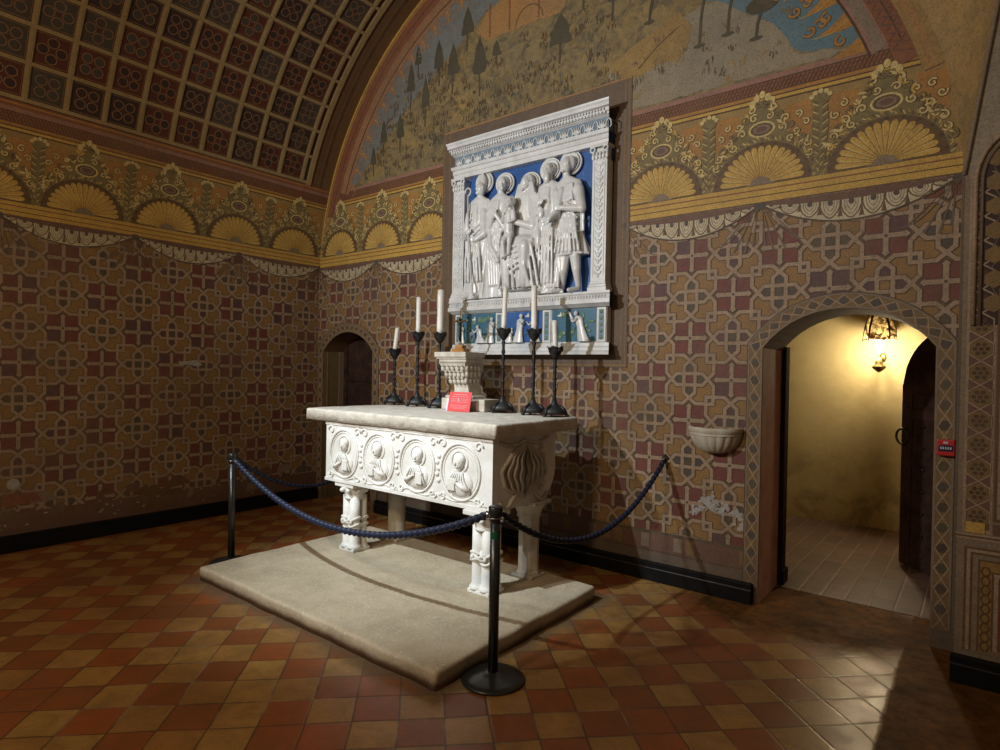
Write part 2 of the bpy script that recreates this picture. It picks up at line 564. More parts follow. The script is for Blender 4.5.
def shell_unit(P, cx, v, rnd, half=0.39):
    """scallop shell under a leafy crest; v = base height"""
    # orange grounds
    for sx in (-1, 1):
        P.poly([(cx + sx * .13, v + .36), (cx + sx * .34, v + .30), (cx + sx * .34, v + .55), (cx + sx * .17, v + .55)], F['orange'], 2)
    # arch of dark foliage with studs
    P.disc((cx, v), .375, F['sage'], 3, 20, ry=.345, a0=0, a1=PI)
    P.disc((cx, v), .345, F['brown'], 4, 20, ry=.315, a0=0, a1=PI)
    for i in range(11):
        a = PI * (i + .5) / 11
        P.disc((cx + .335 * math.cos(a), v + .305 * math.sin(a)), .014, F['darkbrown'], 5, 4, rot=PI / 4 * (i % 2))
    P.disc((cx, v), .305, F['brown'], 5, 24, ry=.28, a0=0, a1=PI)
    for i in range(46):
        a = PI * (i + .5) / 46; rr = .352 + .012 * (i % 2); a2 = a + .05
        P.line([(cx + rr * math.cos(a), v + rr * .915 * math.sin(a)), (cx + (rr + .024) * math.cos(a2), v + (rr + .024) * .915 * math.sin(a2))], .008, F[('palegold', 'olive', 'gold')[i % 3]], 5)
    n = 17
    for i in range(n):
        a = PI * (i + .5) / n; ca, sa = math.cos(a), math.sin(a); nx, ny = -sa, ca
        R = .295; w = .0235
        q = lambda t, s_: (cx + ca * R * t + nx * s_, v + .012 + (sa * R * t + ny * s_) * .93)
        P.poly([q(.18, -.003), q(.80, -.0205), q(.93, -.0215), q(.99, -.013), q(1.01, 0), q(.99, .013), q(.93, .0215), q(.80, .0205), q(.18, .003)], F['gold'], 6)
        P.poly([q(.25, .003), q(.85, .010), q(.96, .009), q(.90, .016), q(.80, .0165)], F['palegold'], 7)
    P.disc((cx, v), .075, F['sand'], 8, 10, ry=.06, a0=0, a1=PI)
    P.line([(cx - .1, v + .006), (cx + .1, v + .006)], .014, F['sand'], 8)
    # ogee crest: oval jewel and leaves
    for (sx) in (-1, 1):
        P.poly([(cx, v + .62), (cx + sx * .10, v + .52), (cx + sx * .17, v + .40), (cx + sx * .24, v + .30), (cx + sx * .1, v + .29), (cx, v + .33)], F['sage'], 4, convex=False)
    P.disc((cx, v + .41), .095, F['palegold'], 6, 14, ry=.06)
    P.disc((cx, v + .41), .08, F['brown'], 7, 14, ry=.047)
    P.disc((cx, v + .41), .06, F['sand'], 8, 14, ry=.034)
    P.disc((cx, v + .41), .042, F['plum'], 9, 10, ry=.022)
    for sx in (-1, 1):
        path = [(.02, .60), (.075, .565), (.055, .50), (.12, .50), (.165, .46), (.14, .40), (.20, .40), (.235, .35), (.20, .31), (.275, .30), (.31, .25), (.33, .18), (.36, .12), (.25, .47), (.30, .40)]
        for t, (dx, dz) in enumerate(path):
            r = .026 + .008 * rnd.random()
            curl(P, cx + sx * dx, v + dz, r, sx if t % 2 else -sx, F['palegold'] if t % 3 else F['sage'], 6, a0=rnd.random() * 6)
    for q in range(56):
        t = rnd.random(); sx = rnd.choice((-1, 1))
        x0_ = cx + sx * (.03 + .33 * t) ; z0_ = v + .62 - .46 * t + rnd.uniform(-.05, .05); a = rnd.uniform(0, 2 * PI); r = rnd.uniform(.015, .034)
        P.poly([(x0_ - r * math.cos(a), z0_ - r * math.sin(a)), (x0_ + r * .35 * math.sin(a), z0_ - r * .35 * math.cos(a)), (x0_ + r * math.cos(a), z0_ + r * math.sin(a)), (x0_ - r * .35 * math.sin(a), z0_ + r * .35 * math.cos(a))], F[rnd.choice(['palegold', 'palegold', 'sage', 'gold', 'brown'])], 8)
    for dx, dz in ((0, .665), (-.04, .64), (.04, .64), (-.07, .61), (.07, .61)):
        P.disc((cx + dx, v + dz), .022, F['palegold'], 7, 8, ry=.03)

def candelabrum(P, cx, v, rnd):
    P.poly([(cx - .022, v), (cx + .022, v), (cx + .035, v + .12), (cx + .055, v + .36), (cx + .04, v + .5), (cx - .04, v + .5), (cx - .055, v + .36), (cx - .035, v + .12)], F['sage'], 6, convex=False)
    for i in range(26):
        z = v + .03 + i * .019; w = .012 + .03 * min(1, i / 14)
        for sx in (-1, 1):
            P.line([(cx + sx * w * .3, z), (cx + sx * w * 1.15, z + .024)], .006, F[('palegold', 'brown', 'sage')[(i + (sx > 0)) % 3]], 8)
    for i in range(0):
        z = v + .06 + i * .05
        w = .03 + .03 * min(1, i / 5)
        for sx in (-1, 1):
            P.line([(cx, z - .03), (cx + sx * w * .7, z), (cx + sx * w, z + .025)], .009, F['palegold'] if i % 2 else F['olive'], 7)
    P.disc((cx, v + .54), .065, F['sage'], 6, 10, ry=.045)
    for i in range(5):
        a = PI * (i + .5) / 5
        P.disc((cx + .06 * math.cos(a), v + .545 + .045 * math.sin(a)), .018, F['palegold'], 8, 6)

def frieze(P, u0, u1, v, units, seed, top=0.60):
    """v: bottom of shells.  ledge below, hatch band above"""
    rnd = random.Random(seed)
    P.rect = (u0, u1, v - .16, v + .80)
    P.quad(u0, u1, v, v + top, F['rock'], 1)
    for a, b, mm in ((-.15, -.128, 'brown'), (-.128, -.085, 'gold'), (-.085, -.078, 'darkbrown'), (-.078, -.04, 'gold'), (-.04, -.03, 'terracotta'), (-.03, -.0, 'gold')):
        P.quad(u0, u1, v + a, v + b, F[mm], 2)
    # bands above
    t0 = v + top
    for a, b, mm in ((0, .012, 'darkbrown'), (.012, .035, 'gold'), (.035, .045, 'darkbrown'), (.045, .07, 'orange'), (.07, .078, 'darkbrown'), (.078, .155, 'terracotta'), (.155, .163, 'darkbrown'), (.163, .20, 'pink')):
        P.quad(u0, u1, t0 + a, t0 + b, F[mm], 2)
    n = int((u1 - u0) / .028)
    for i in range(n):
        x = u0 + i * .028
        P.line([(x, t0 + .08), (x + .035, t0 + .153)], .008, F['darkbrown'], 3)
        P.line([(x + .035, t0 + .08), (x, t0 + .153)], .006, F['brown'], 3)
    us = sorted(units)
    for u in us: shell_unit(P, u, v, rnd)
    for a, b in zip(us[:-1], us[1:]):
        if b - a < 1.0: candelabrum(P, (a + b) / 2, v, rnd)
    P.rect = None

def swag(P, ua, ub, v, dep=.18):
    """painted scalloped hanging between two points"""
    n = 24; W = ub - ua
    fy = lambda t, d: v - d * 4 * t * (1 - t)
    for i in range(n):
        t0, t1 = i / n, (i + 1) / n
        P.poly([(ua + W * t0, fy(t0, dep)), (ua + W * t1, fy(t1, dep)), (ua + W * t1, fy(t1, dep * .22)), (ua + W * t0, fy(t0, dep * .22))], F['cream'], 6)
        P.poly([(ua + W * t0, fy(t0, dep * .22)), (ua + W * t1, fy(t1, dep * .22)), (ua + W * t1, v + .012), (ua + W * t0, v + .012)], F['plum'], 6)
    k = 9
    for i in range(k):
        t = (i + .5) / k; u = ua + W * t
        top = fy(t, dep * .22); bot = fy(t, dep) + .012; h = top - bot; w = W / k * .49
        if h < .035: h = .035; bot = top - h
        U = lambda f, g: [(u - w * f, top), (u - w * f, top - h * .35 * g), (u - w * f * .75, top - h * .68 * g), (u - w * f * .3, top - h * .94 * g), (u, top - h * g), (u + w * f * .3, top - h * .94 * g), (u + w * f * .75, top - h * .68 * g), (u + w * f, top - h * .35 * g), (u + w * f, top)]
        P.line(U(.97, 1.0), .008, F['brown'], 7)
        P.line(U(.66, .80), .004, F['sand'], 7)
        P.line(U(.42, .58), .004, F['sand'], 7)
        P.disc((u, top - h * .12), w * .28, F['slate'], 9, 8, ry=h * .18)
        P.poly([(u + w, top - h * .35), (u + w * 1.25, top - h * .95), (u + w * .75, top - h * .95)], F['brown'], 7)
    edge = [(ua + W * i / n, fy(i / n, dep) - .004) for i in range(n + 1)]
    P.line(edge, .012, F['outline'], 8)
    # folds gathered at both ends
    for u, sg in ((ua, 1), (ub, -1)):
        P.disc((u, v - .005), .03, F['slate'], 9, 8)
        for dx, ln in ((.03, .30), (.09, .34), (.17, .33), (.27, .28)):
            P.poly([(u, v), (u + sg * (dx - .012), v - ln), (u + sg * (dx + .006), v - ln)], F['greybrown'], 6)
        pts = [(u + sg * .30 * i / 8 + 0, v - .28 * math.sin(PI / 2 * i / 8) ) for i in range(9)]
        P.line(pts, .007, F['greybrown'], 6)

# ------------------------------------------------------------------ floor
def make_floor_mat():
    m = NT('terracotta_floor_tiles')
    X, Y, Z = m.xyz()
    nd = m.noise(1.6, 3, 0.5)
    wob = m.math('MULTIPLY', m.math('SUBTRACT', nd, 0.5), 0.05)
    dx = m.math('ADD', m.math('SUBTRACT', X, 5.2148), wob)
    dy = m.math('ADD', Y, 2.1008)
    k = 1 / (math.sqrt(2) * 0.2206)
    u = m.math('MULTIPLY', m.math('ADD', dx, dy), k)
    v = m.math('MULTIPLY', m.math('SUBTRACT', dy, dx), k)
    iu, iv = m.math('FLOOR', u), m.math('FLOOR', v)
    par = m.math('FLOORED_MODULO', m.math('ADD', iu, iv), 2.0)
    wn = m.n.new('ShaderNodeTexWhiteNoise'); wn.noise_dimensions = '2D'
    m.link(m.comb(iu, iv), wn.inputs['Vector'])
    w = wn.outputs['Value']
    wn2 = m.n.new('ShaderNodeTexWhiteNoise'); wn2.noise_dimensions = '2D'
    m.link(m.comb(m.math('ADD', iu, 31.0), iv), wn2.inputs['Vector'])
    w2 = wn2.outputs['Value']
    flip = m.math('LESS_THAN', w2, 0.07)
    par = m.math('ABSOLUTE', m.math('SUBTRACT', par, flip))
    red = m.mix(w, (0.32, 0.085, 0.022), (0.22, 0.07, 0.022))
    och = m.mix(w, (0.38, 0.215, 0.062), (0.31, 0.145, 0.042))
    col = m.mix(par, och, red)
    blot = m.ramp(m.noise(6, 7, 0.8, dist=0.6), 0.40, 0.62)
    col = m.mix(m.math('MULTIPLY', blot, 0.5), col, (0.13, 0.065, 0.026))
    big = m.ramp(m.noise(0.9, 4, 0.6), 0.40, 0.62)
    col = m.mix(m.math('MULTIPLY', big, 0.3), col, (0.07, 0.035, 0.015))
    pit = m.ramp(m.noise(70, 3, 0.7), 0.60, 0.70)
    col = m.mix(m.math('MULTIPLY', pit, 0.6), col, (0.05, 0.03, 0.02))
    fu = m.math('FRACT', u); fv = m.math('FRACT', v)
    eu = m.math('MINIMUM', fu, m.math('SUBTRACT', 1.0, fu))
    ev = m.math('MINIMUM', fv, m.math('SUBTRACT', 1.0, fv))
    e = m.math('MINIMUM', eu, ev)
    gw = m.math('ADD', 0.006, m.math('MULTIPLY', m.noise(6, 4, 0.7), 0.028))
    gr = m.math('LESS_THAN', e, gw)
    gcol = m.mix(m.ramp(m.noise(2.2, 4, 0.6), 0.52, 0.66), (0.055, 0.035, 0.022), (0.26, 0.20, 0.15))
    col = m.mix(m.math('MULTIPLY', gr, 0.8), col, gcol)
    # worn unpatterned strip on the right and by the doorway
    edge = m.math('ADD', X, m.math('MULTIPLY', m.math('SUBTRACT', m.noise(5, 3, 0.6), 0.5), 0.05))
    strip = m.ramp(edge, 6.405, 6.425)
    dd = m.math('SQRT', m.math('ADD', m.math('POWER', m.math('SUBTRACT', X, 5.75), 2.0), m.math('MULTIPLY', m.math('POWER', m.math('SUBTRACT', Y, 0.1), 2.0), 1.9)))
    near = m.ramp(m.math('ADD', dd, m.math('MULTIPLY', m.math('SUBTRACT', m.noise(4, 5, 0.7), 0.5), 0.5)), 1.0, 0.7)
    strip = m.math('MAXIMUM', strip, near)
    scol = m.mix(m.ramp(m.noise(3.5, 6, 0.7), 0.35, 0.65), (0.19, 0.080, 0.020), (0.07, 0.031, 0.009))
    scol = m.mix(m.math('MULTIPLY', m.ramp(m.noise(11, 5, 0.75), 0.45, 0.6), 0.5), scol, (0.03, 0.017, 0.008))
    col = m.mix(strip, col, scol)
    # cement patches round the stone platform
    bx = m.math('ABSOLUTE', m.math('SUBTRACT', X, 3.25)); by = m.math('ABSOLUTE', m.math('SUBTRACT', Y, -1.55))
    db = m.math('MAXIMUM', m.math('SUBTRACT', bx, 1.30), m.math('SUBTRACT', by, 0.88))
    cem = m.ramp(m.math('ADD', db, m.math('MULTIPLY', m.math('SUBTRACT', m.noise(4.5, 5, 0.75), 0.5), 0.45)), 0.14, 0.02)
    col = m.mix(m.math('MULTIPLY', cem, 0.75), col, (0.13, 0.095, 0.06))
    h = m.math('ADD', m.math('MULTIPLY', m.ramp(e, 0.0, 0.05), 1.0), m.math('MULTIPLY', m.noise(14, 6, 0.7), 0.8))
    h = m.math('MULTIPLY', h, m.math('SUBTRACT', 1.0, m.math('MULTIPLY', strip, 0.9)))
    m.bump(h, 0.2, 0.005)
    rough = m.math('ADD', 0.16, m.math('MULTIPLY', m.noise(6, 5, 0.7), 0.36))
    m.link(m.math('SUBTRACT', 0.30, m.math('MULTIPLY', strip, 0.24)), m.b.inputs['Specular IOR Level'])
    mm = m.out(col, m.math('ADD', rough, m.math('MULTIPLY', strip, 0.25)), 0, 0.30)
    return mm
mb = MB()
fm = make_floor_mat()
mb.box(-0.3, 9.5, -8.0, 0.55, -0.12, 0.0, fm)
floor = tag(mb.build('floor'), kind='structure')
# corridor floor: long rows of brick running away from the door
def corridor_floor_mat():
    m = NT('corridor_brick_floor')
    X, Y, Z = m.xyz()
    u = m.math('DIVIDE', m.math('SUBTRACT', X, 5.669), 0.158)
    iu = m.math('FLOOR', u)
    sh = m.math('MULTIPLY', m.math('FLOORED_MODULO', iu, 2.0), 0.15)
    v = m.math('DIVIDE', m.math('ADD', Y, sh), 0.30)
    iv = m.math('FLOOR', v)
    wn = m.n.new('ShaderNodeTexWhiteNoise'); wn.noise_dimensions = '2D'
    m.link(m.comb(iu, iv), wn.inputs['Vector'])
    col = m.mix(wn.outputs['Value'], (0.19, 0.115, 0.085), (0.12, 0.075, 0.055))
    col = m.mix(m.math('MULTIPLY', m.ramp(m.noise(8, 5, 0.7), 0.4, 0.65), 0.5), col, (0.09, 0.06, 0.045))
    fu = m.math('FRACT', u); fv = m.math('FRACT', v)
    eu = m.math('MINIMUM', fu, m.math('SUBTRACT', 1.0, fu)); ev = m.math('MINIMUM', fv, m.math('SUBTRACT', 1.0, fv))
    g1 = m.math('LESS_THAN', eu, 0.032); g2 = m.math('LESS_THAN', ev, 0.012)
    col = m.mix(g2, col, (0.05, 0.035, 0.028))
    col = m.mix(m.math('MULTIPLY', g1, m.ramp(m.noise(5, 4, 0.7), 0.3, 0.6)), col, (0.28, 0.20, 0.15))
    m.bump(m.math('ADD', m.ramp(eu, 0, 0.08), m.noise(20, 4, 0.6)), 0.3, 0.006)
    return m.out(col, 0.5, 0, 0.4)
mb = MB()
mb.box(3.6, 7.4, 0.5, 3.5, -0.12, 0.006, corridor_floor_mat())
tag(mb.build('floor_corridor'), kind='structure')

# ------------------------------------------------------------------ walls
XC, ZC, R_ = 3.33, 2.83, 3.33
SPR = 2.83
def map_back(u, v, d): return (u, -d, v)
def map_left(u, v, d):
    """u = -y, v = height, beyond 2.83 the arc length along the vault"""
    if v <= SPR: return (d, -u, v)
    th = (v - SPR) / R_
    return (XC - (R_ - d) * math.cos(th), -u, ZC + (R_ - d) * math.sin(th))
def s_of(z):  # height on the vault surface -> v coordinate
    return SPR + R_ * math.asin((z - ZC) / R_)

def arch_poly(x0, x1, zs, za, z0=-0.02, grow=0.0, n=18):
    c = (x1 - x0) / 2; h = za - zs; R = (c * c + h * h) / (2 * h); zc = za - R; xc = (x0 + x1) / 2
    R += grow; c += grow
    a = math.asin(min(1, c / R))
    pts = [(x0 - grow, z0), (x1 + grow, z0)]
    for i in range(n + 1):
        t = a - 2 * a * i / n
        pts.append((xc + R * math.sin(t), zc + R * math.cos(t)))
    return pts
BIG = (5.50, 6.54, 1.90, 2.17)
SMALL = (0.12, 1.09, 1.895, 2.137)

P = Paint(map_back)
P.holes = [arch_poly(*BIG), arch_poly(*SMALL)]
W_ = 6.66
# base plaster in big tiles
P.quad(0, W_, 0, 3.0, F['ochre'], 0)
P.quad(0, W_, 3.0, 3.9, F['rock'], 0)
arc = [(0, 3.0)]
# lunette
lun = []
for i in range(49):
    th = PI * i / 48
    lun.append((XC - R_ * math.cos(th), ZC + R_ * math.sin(th)))
P.poly([p for p in lun if p[1] > 3.0], F['land'], 1)
strap_field(P, 0.0, W_, 0.40, 2.97, 4.62, 2.31, 11)
# dado foot
P.quad(0, W_, .0, .22, F['greybrown'], 5); P.quad(0, W_, .22, .40, F['plum'], 5)
P.line([(0, .40), (W_, .385)], .02, F['olive'], 6); P.line([(0, .235), (5.5, .235)], .012, F['outline'], 6)
for i in range(52):
    x = .1 + i * .128 + random.uniform(-.02, .02)
    P.quad(x, x + .07, .26, .37, F[random.choice(['sand', 'ochre', 'rosette', 'plum'])], 6)
# frieze
frieze(P, 0.0, W_, 3.11, [.42, 1.205, 1.99, 4.67, 5.455, 6.24], 5)
for a in (0.0, 1.12, 4.34, 5.46):
    swag(P, a + .01, a + (1.11 if a < 1 else 1.15 if a < 2 else 1.10 if a < 5 else 1.17), 2.955)
# lunette details
rb = random.Random(77)
def blob(pts, m, layer, jit=.012):
    out = []
    for a, b in zip(pts, pts[1:] + pts[:1]):
        d = math.hypot(b[0] - a[0], b[1] - a[1]); n = max(1, int(d / .05))
        for i in range(n):
            j = 0 if i == 0 else jit
            out.append((a[0] + (b[0] - a[0]) * i / n + rb.uniform(-j, j), a[1] + (b[1] - a[1]) * i / n + rb.uniform(-j, j)))
    P.poly(out, m, layer, convex=False)
# sky at left behind the hill
blob([(0.55, 3.90), (0.84, 4.54), (1.48, 5.16), (2.0, 5.47), (2.6, 5.85), (3.1, 5.95), (3.3, 5.4), (2.76, 5.35), (2.49, 5.17), (2.11, 4.97), (1.76, 4.74), (1.44, 4.52), (1.0, 4.18), (0.7, 3.92)], F['greysky'], 2)
# castle
blob([(2.63, 5.16), (2.76, 5.32), (2.97, 5.40), (2.97, 5.55), (3.25, 5.5), (3.3, 5.6), (3.75, 5.5), (3.72, 5.1), (3.65, 5.01), (3.31, 5.03), (2.98, 5.04), (2.77, 5.04)], F['castle'], 3)
for x in (2.8, 3.05, 3.4): P.quad(x, x + .02, 5.05, 5.4, F['terracotta'], 4)
P.ring((3.3, 5.05), .16, .012, F['brown'], 4, 8, a0=0, a1=PI)
# rock and pale ground on the right
blob([(4.17, 3.93), (4.17, 4.32), (4.35, 4.43), (4.52, 4.5), (4.72, 4.52), (4.98, 4.60), (5.10, 4.60), (5.26, 4.47), (5.40, 4.38), (5.52, 4.28), (5.62, 4.14), (5.70, 4.0), (5.9, 3.98), (6.05, 3.93)], F['ground'], 2)
blob([(4.17, 4.34), (4.3, 4.42), (4.54, 4.51), (4.72, 4.60), (4.80, 4.62), (4.91, 4.45), (4.86, 4.3), (4.76, 4.23), (4.64, 4.25), (4.49, 4.20), (4.29, 4.22)], F['rock'], 3)
P.line([(4.45, 4.26), (4.62, 4.40), (4.8, 4.5)], .012, F['brown'], 4)
# blue sky right
blob([(4.95, 5.0), (5.02, 4.62), (5.10, 4.60), (5.26, 4.47), (5.40, 4.38), (5.52, 4.28), (5.62, 4.14), (5.70, 4.02), (6.10, 3.95), (6.0, 4.2), (5.8, 4.55), (5.4, 4.95)], F['skyblue'], 2)
rl = random.Random(3)
def cypress(x, zt, zb, w, canopy=.62):
    zc = zt - (zt - zb) * canopy; h = zt - zc
    pts = [(x, zt)]
    for i in range(1, 7): pts.append((x + w * math.sin(PI * .55 * i / 6) * (1 + .15 * rl.uniform(-1, 1)), zt - h * i / 6))
    for i in range(6, 0, -1): pts.append((x - w * math.sin(PI * .55 * i / 6) * (1 + .15 * rl.uniform(-1, 1)), zt - h * i / 6 + .01))
    blob(pts, F['tree'], 5)
    P.line([(x, zc + .02), (x + rl.uniform(-.01, .01), zb)], .018, F['tree'], 5)
for x, zt, zb, w in ((2.68, 5.11, 4.5, .09), (2.51, 5.47, 5.01, .08), (2.31, 5.16, 4.62, .07), (2.1, 5.26, 4.76, .07), (3.66, 5.0, 4.54, .11), (1.67, 5.14, 4.61, .06), (1.9, 4.92, 4.37, .06), (1.5, 4.62, 4.16, .06), (1.22, 4.6, 4.18, .055), (1.04, 4.33, 3.98, .05), (2.9, 5.0, 4.75, .05), (3.9, 5.3, 4.95, .06), (4.2, 5.2, 4.75, .06), (1.78, 5.3, 4.95, .05)):
    cypress(x, zt, zb, w)
for x, zt, zb in ((4.98, 4.72, 4.29), (5.2, 4.66, 4.31), (5.41, 4.42, 4.21), (4.55, 4.85, 4.62)):
    P.line([(x + .03, zt), (x, (zt + zb) / 2), (x - .01, zb)], .022, F['tree'], 5)
    P.disc((x + .03, zt + .03), .12, F['tree'], 6, 11, ry=.065); P.disc((x - .01, zb), .05, F['tree'], 5, 7, ry=.018)
    P.disc((x + .06, zt + .055), .08, F['olive'], 7, 8, ry=.035)
for i in range(520):  # tufts of scrub
    x = rl.uniform(.9, 5.75); z = rl.uniform(3.93, 4.95)
    if (x - XC) ** 2 + (z - ZC) ** 2 > 2.75 ** 2: continue
    if x > 4.2 and (z > 4.45 or rl.random() < .6): continue
    r = rl.uniform(.02, .06)
    mm = F[rl.choice(['tree', 'olive', 'olive', 'brown', 'brown', 'rock'] if x < 4.2 else ['olive', 'rock', 'greybrown', 'sage'])]
    for k in range(7):
        x1 = x + rl.uniform(-r, r); z1 = z + rl.uniform(-r, r) * .5; l = r * rl.uniform(.5, 1.1)
        P.line([(x1, z1), (x1 + rl.uniform(-.3, .3) * l, z1 + l)], rl.uniform(.004, .010), mm, 4)
for x, z, r in ()and((4.73, 4.13, .03), (4.91, 4.09, .025), (5.12, 4.11, .03), (5.3, 4.19, .05), (5.62, 4.0, .06), (5.77, 4.0, .05), (4.55, 4.17, .04), (5.0, 4.2, .03), (4.35, 4.12, .04), (4.6, 4.5, .03)):
    P.disc((x, z), r, F['tree'] if r > .035 else F['olive'], 5, 7, ry=r * .7)
# curved border of the lunette: bands following the arch
def arcband(r0, r1, m, layer, a0=8, a1=172, n=60):
    for i in range(n):
        t0 = math.radians(a0 + (a1 - a0) * i / n); t1 = math.radians(a0 + (a1 - a0) * (i + 1) / n)
        P.poly([(XC - r0 * math.cos(t0), ZC + r0 * math.sin(t0)), (XC - r1 * math.cos(t0), ZC + r1 * math.sin(t0)),
                (XC - r1 * math.cos(t1), ZC + r1 * math.sin(t1)), (XC - r0 * math.cos(t1), ZC + r0 * math.sin(t1))], m, layer)
arcband(3.30, 3.34, F['gold'], 6, 5, 164); arcband(3.10, 3.30, F['terracotta'], 5, 14, 163)
arcband(3.265, 3.29, F['orange'], 6, 12, 163); arcband(3.17, 3.18, F['darkbrown'], 6, 14, 160)
arcband(3.0, 3.10, F['pink'], 5, 90, 160); arcband(2.93, 3.10, F['pinkorange'], 5, 20, 90); arcband(3.22, 3.34, F['rock'], 8, 92, 165); arcband(3.24, 3.30, F['castle'], 9, 92, 165); arcband(2.985, 3.0, F['darkbrown'], 6, 20, 160)
for i in range(60):  # hatch on the right-hand stretch
    th = math.radians(90 + 72 * i / 60)
    for d in (-.02, .02):
        P.line([(XC - 3.11 * math.cos(th), ZC + 3.11 * math.sin(th)), (XC - 3.21 * math.cos(th + d), ZC + 3.21 * math.sin(th + d))], .008, F['plum'], 7)
arcband(3.02, 3.09, F['sand'], 6, 90, 160)
for i in range(34):  # flame-like leaves pointing inwards
    th = math.radians(22 + 136 * i / 33); side = th > PI / 2
    r0 = 3.0 if side else 2.94; ln = .30 if side else .2
    def pt(r, t): return (XC - r * math.cos(t), ZC + r * math.sin(t))
    mm = F['orange'] if side else F['pinkorange']
    P.poly([pt(r0, th - .022), pt(r0, th + .022), pt(r0 - ln * .35, th + .010), pt(r0 - ln * .7, th - .01), pt(r0 - ln * .35, th - .012)], mm, 4, convex=False)
    for q, (sg_, rr_) in enumerate(((1, .35), (-1, .5), (1, .75))):
        a_ = pt(r0 - ln * rr_ * .8, th); b_ = pt(r0 - ln * (rr_ + .15), th + sg_ * .018); c_ = pt(r0 - ln * (rr_ + .02), th + sg_ * .034); d_ = pt(r0 - ln * (rr_ - .12), th + sg_ * .030)
        if side:
            if a_[1] > 4.02 and d_[1] > 4.0: curl(P, c_[0], c_[1], .045, sg_, mm, 5, w=.014, turns=.9, a0=th * 3 + q)
        else: P.line([a_, b_, c_, d_], .010, mm, 5)
    if pt(r0 - ln, th)[1] > 3.98: P.line([pt(r0 - .02, th), pt(r0 - ln * .45, th + .004), pt(r0 - ln * .8, th - .012)], .006, F['gold'], 6)
# painted dark surround of the altarpiece
P.quad(2.20, 4.40, 1.74, 4.22, F['greybrown'], 9)
for x in (2.22, 2.30, 4.34, 4.38): P.line([(x, 1.75), (x, 4.2)], .008, F['ochre'], 10)
P.line([(2.2, 4.21), (4.4, 4.21)], .014, F['castle'], 10); P.line([(2.2, 1.76), (4.4, 1.76)], .012, F['ochre'], 10)
# bare scar under the basin
rs_ = random.Random(12)
arc_ = [(5.0, .60), (5.08, .67), (5.14, .74), (5.16, .66), (5.24, .665), (5.33, .655), (5.40, .56), (5.45, .46), (5.48, .34), (5.495, .24)]
for a_, b_ in zip(arc_[:-1], arc_[1:]):
    for i in range(18):
        t = rs_.random(); x = a_[0] + (b_[0] - a_[0]) * t + rs_.gauss(0, .020); z = a_[1] + (b_[1] - a_[1]) * t + rs_.gauss(0, .020)
        r = rs_.uniform(.004, .024); pts = [(x + r * rs_.uniform(.5, 1.3) * math.cos(q), z + r * rs_.uniform(.5, 1.3) * math.sin(q)) for q in [k * PI / 3.5 for k in range(7)]]
        P.poly(pts, F['bare'], 8, convex=False)
# painted bands round both doors
def door_band(d, grow, seed, cell=.155):
    x0, x1, zs, za = d; rd = random.Random(seed)
    c = (x1 - x0) / 2; h = za - zs; Ra = (c * c + h * h) / (2 * h); zc = za - Ra; xc = (x0 + x1) / 2
    def path(off):
        """pts along the frame at distance off outside the opening"""
        pts = []
        top = zc + math.sqrt(max(0, (Ra + off) ** 2 - (c + off) ** 2))
        n1 = 14
        for i in range(n1): pts.append((x0 - off, .12 + (top - .12) * i / n1))
        a = math.asin((c + off) / (Ra + off))
        for i in range(15): t = -a + 2 * a * i / 14; pts.append((xc + (Ra + off) * math.sin(t), zc + (Ra + off) * math.cos(t)))
        for i in range(1, n1 + 1): pts.append((x1 + off, top - (top - .12) * i / n1))
        return pts
    A = path(0.0); B = path(grow)
    for i in range(len(A) - 1): P.poly([A[i], B[i], B[i + 1], A[i + 1]], F['rosette'], 10)
    a1, b1 = path(.016), path(grow - .014)
    def along(pp, t):
        i = min(int(t), len(pp) - 2); f = t - i
        return (pp[i][0] * (1 - f) + pp[i + 1][0] * f, pp[i][1] * (1 - f) + pp[i + 1][1] * f)
    N = len(A) - 1
    for k in range(N):
        P.line([along(a1, k), along(b1, k + 1)], .008, F['strap'], 12); P.line([along(b1, k), along(a1, k + 1)], .008, F['strap'], 12)
        m1 = along(a1, k); m2 = along(b1, k)
        if 0 < k < N: P.disc(((m1[0] + m2[0]) / 2, (m1[1] + m2[1]) / 2), .034, F[rd.choice(['slate', 'olive', 'outline'])], 11, 6)
    P.line(path(.008), .013, F['sand'], 13); P.line(path(grow - .006), .012, F['sand'], 13); P.line(path(grow + .004), .006, F['outline'], 13)
door_band(BIG, .105, 4); door_band(SMALL, .11, 5)
mb = MB(); P.flush(mb)
# masonry behind the paint: thick wall, reveals of the openings
wallb = tag(mb.build('wall_back'), kind='structure')

# reveals
def reveal(d, depth, name, mj, ms):
    x0, x1, zs, za = d
    pts = arch_poly(x0, x1, zs, za, 0.0, 0.0, 18)
    mb = MB(); n = len(pts)
    for i in range(n):
        a, b = pts[i], pts[(i + 1) % n]
        if i == 0: continue
        mm = mj if i in (1, n - 1) else ms
        mb.add([(a[0], 0, a[1]), (b[0], 0, b[1]), (b[0], depth, b[1]), (a[0], depth, a[1])], [(0, 1, 2, 3)], mm)
    return tag(mb.build(name), kind='structure')
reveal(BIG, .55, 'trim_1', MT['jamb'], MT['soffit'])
mj2 = fresco('paint_jamb', (0.17, 0.12, 0.05), amt=.5)
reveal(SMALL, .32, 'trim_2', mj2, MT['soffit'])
# narrow fillets on the jamb edge
mb = MB(); mb.box(.118, .130, .235, .325, 0, 1.9, F['sand']); mb.box(.118, .126, .05, .07, 0, 1.9, F['sand'])
tag(mb.build('trim_3'), kind='structure')

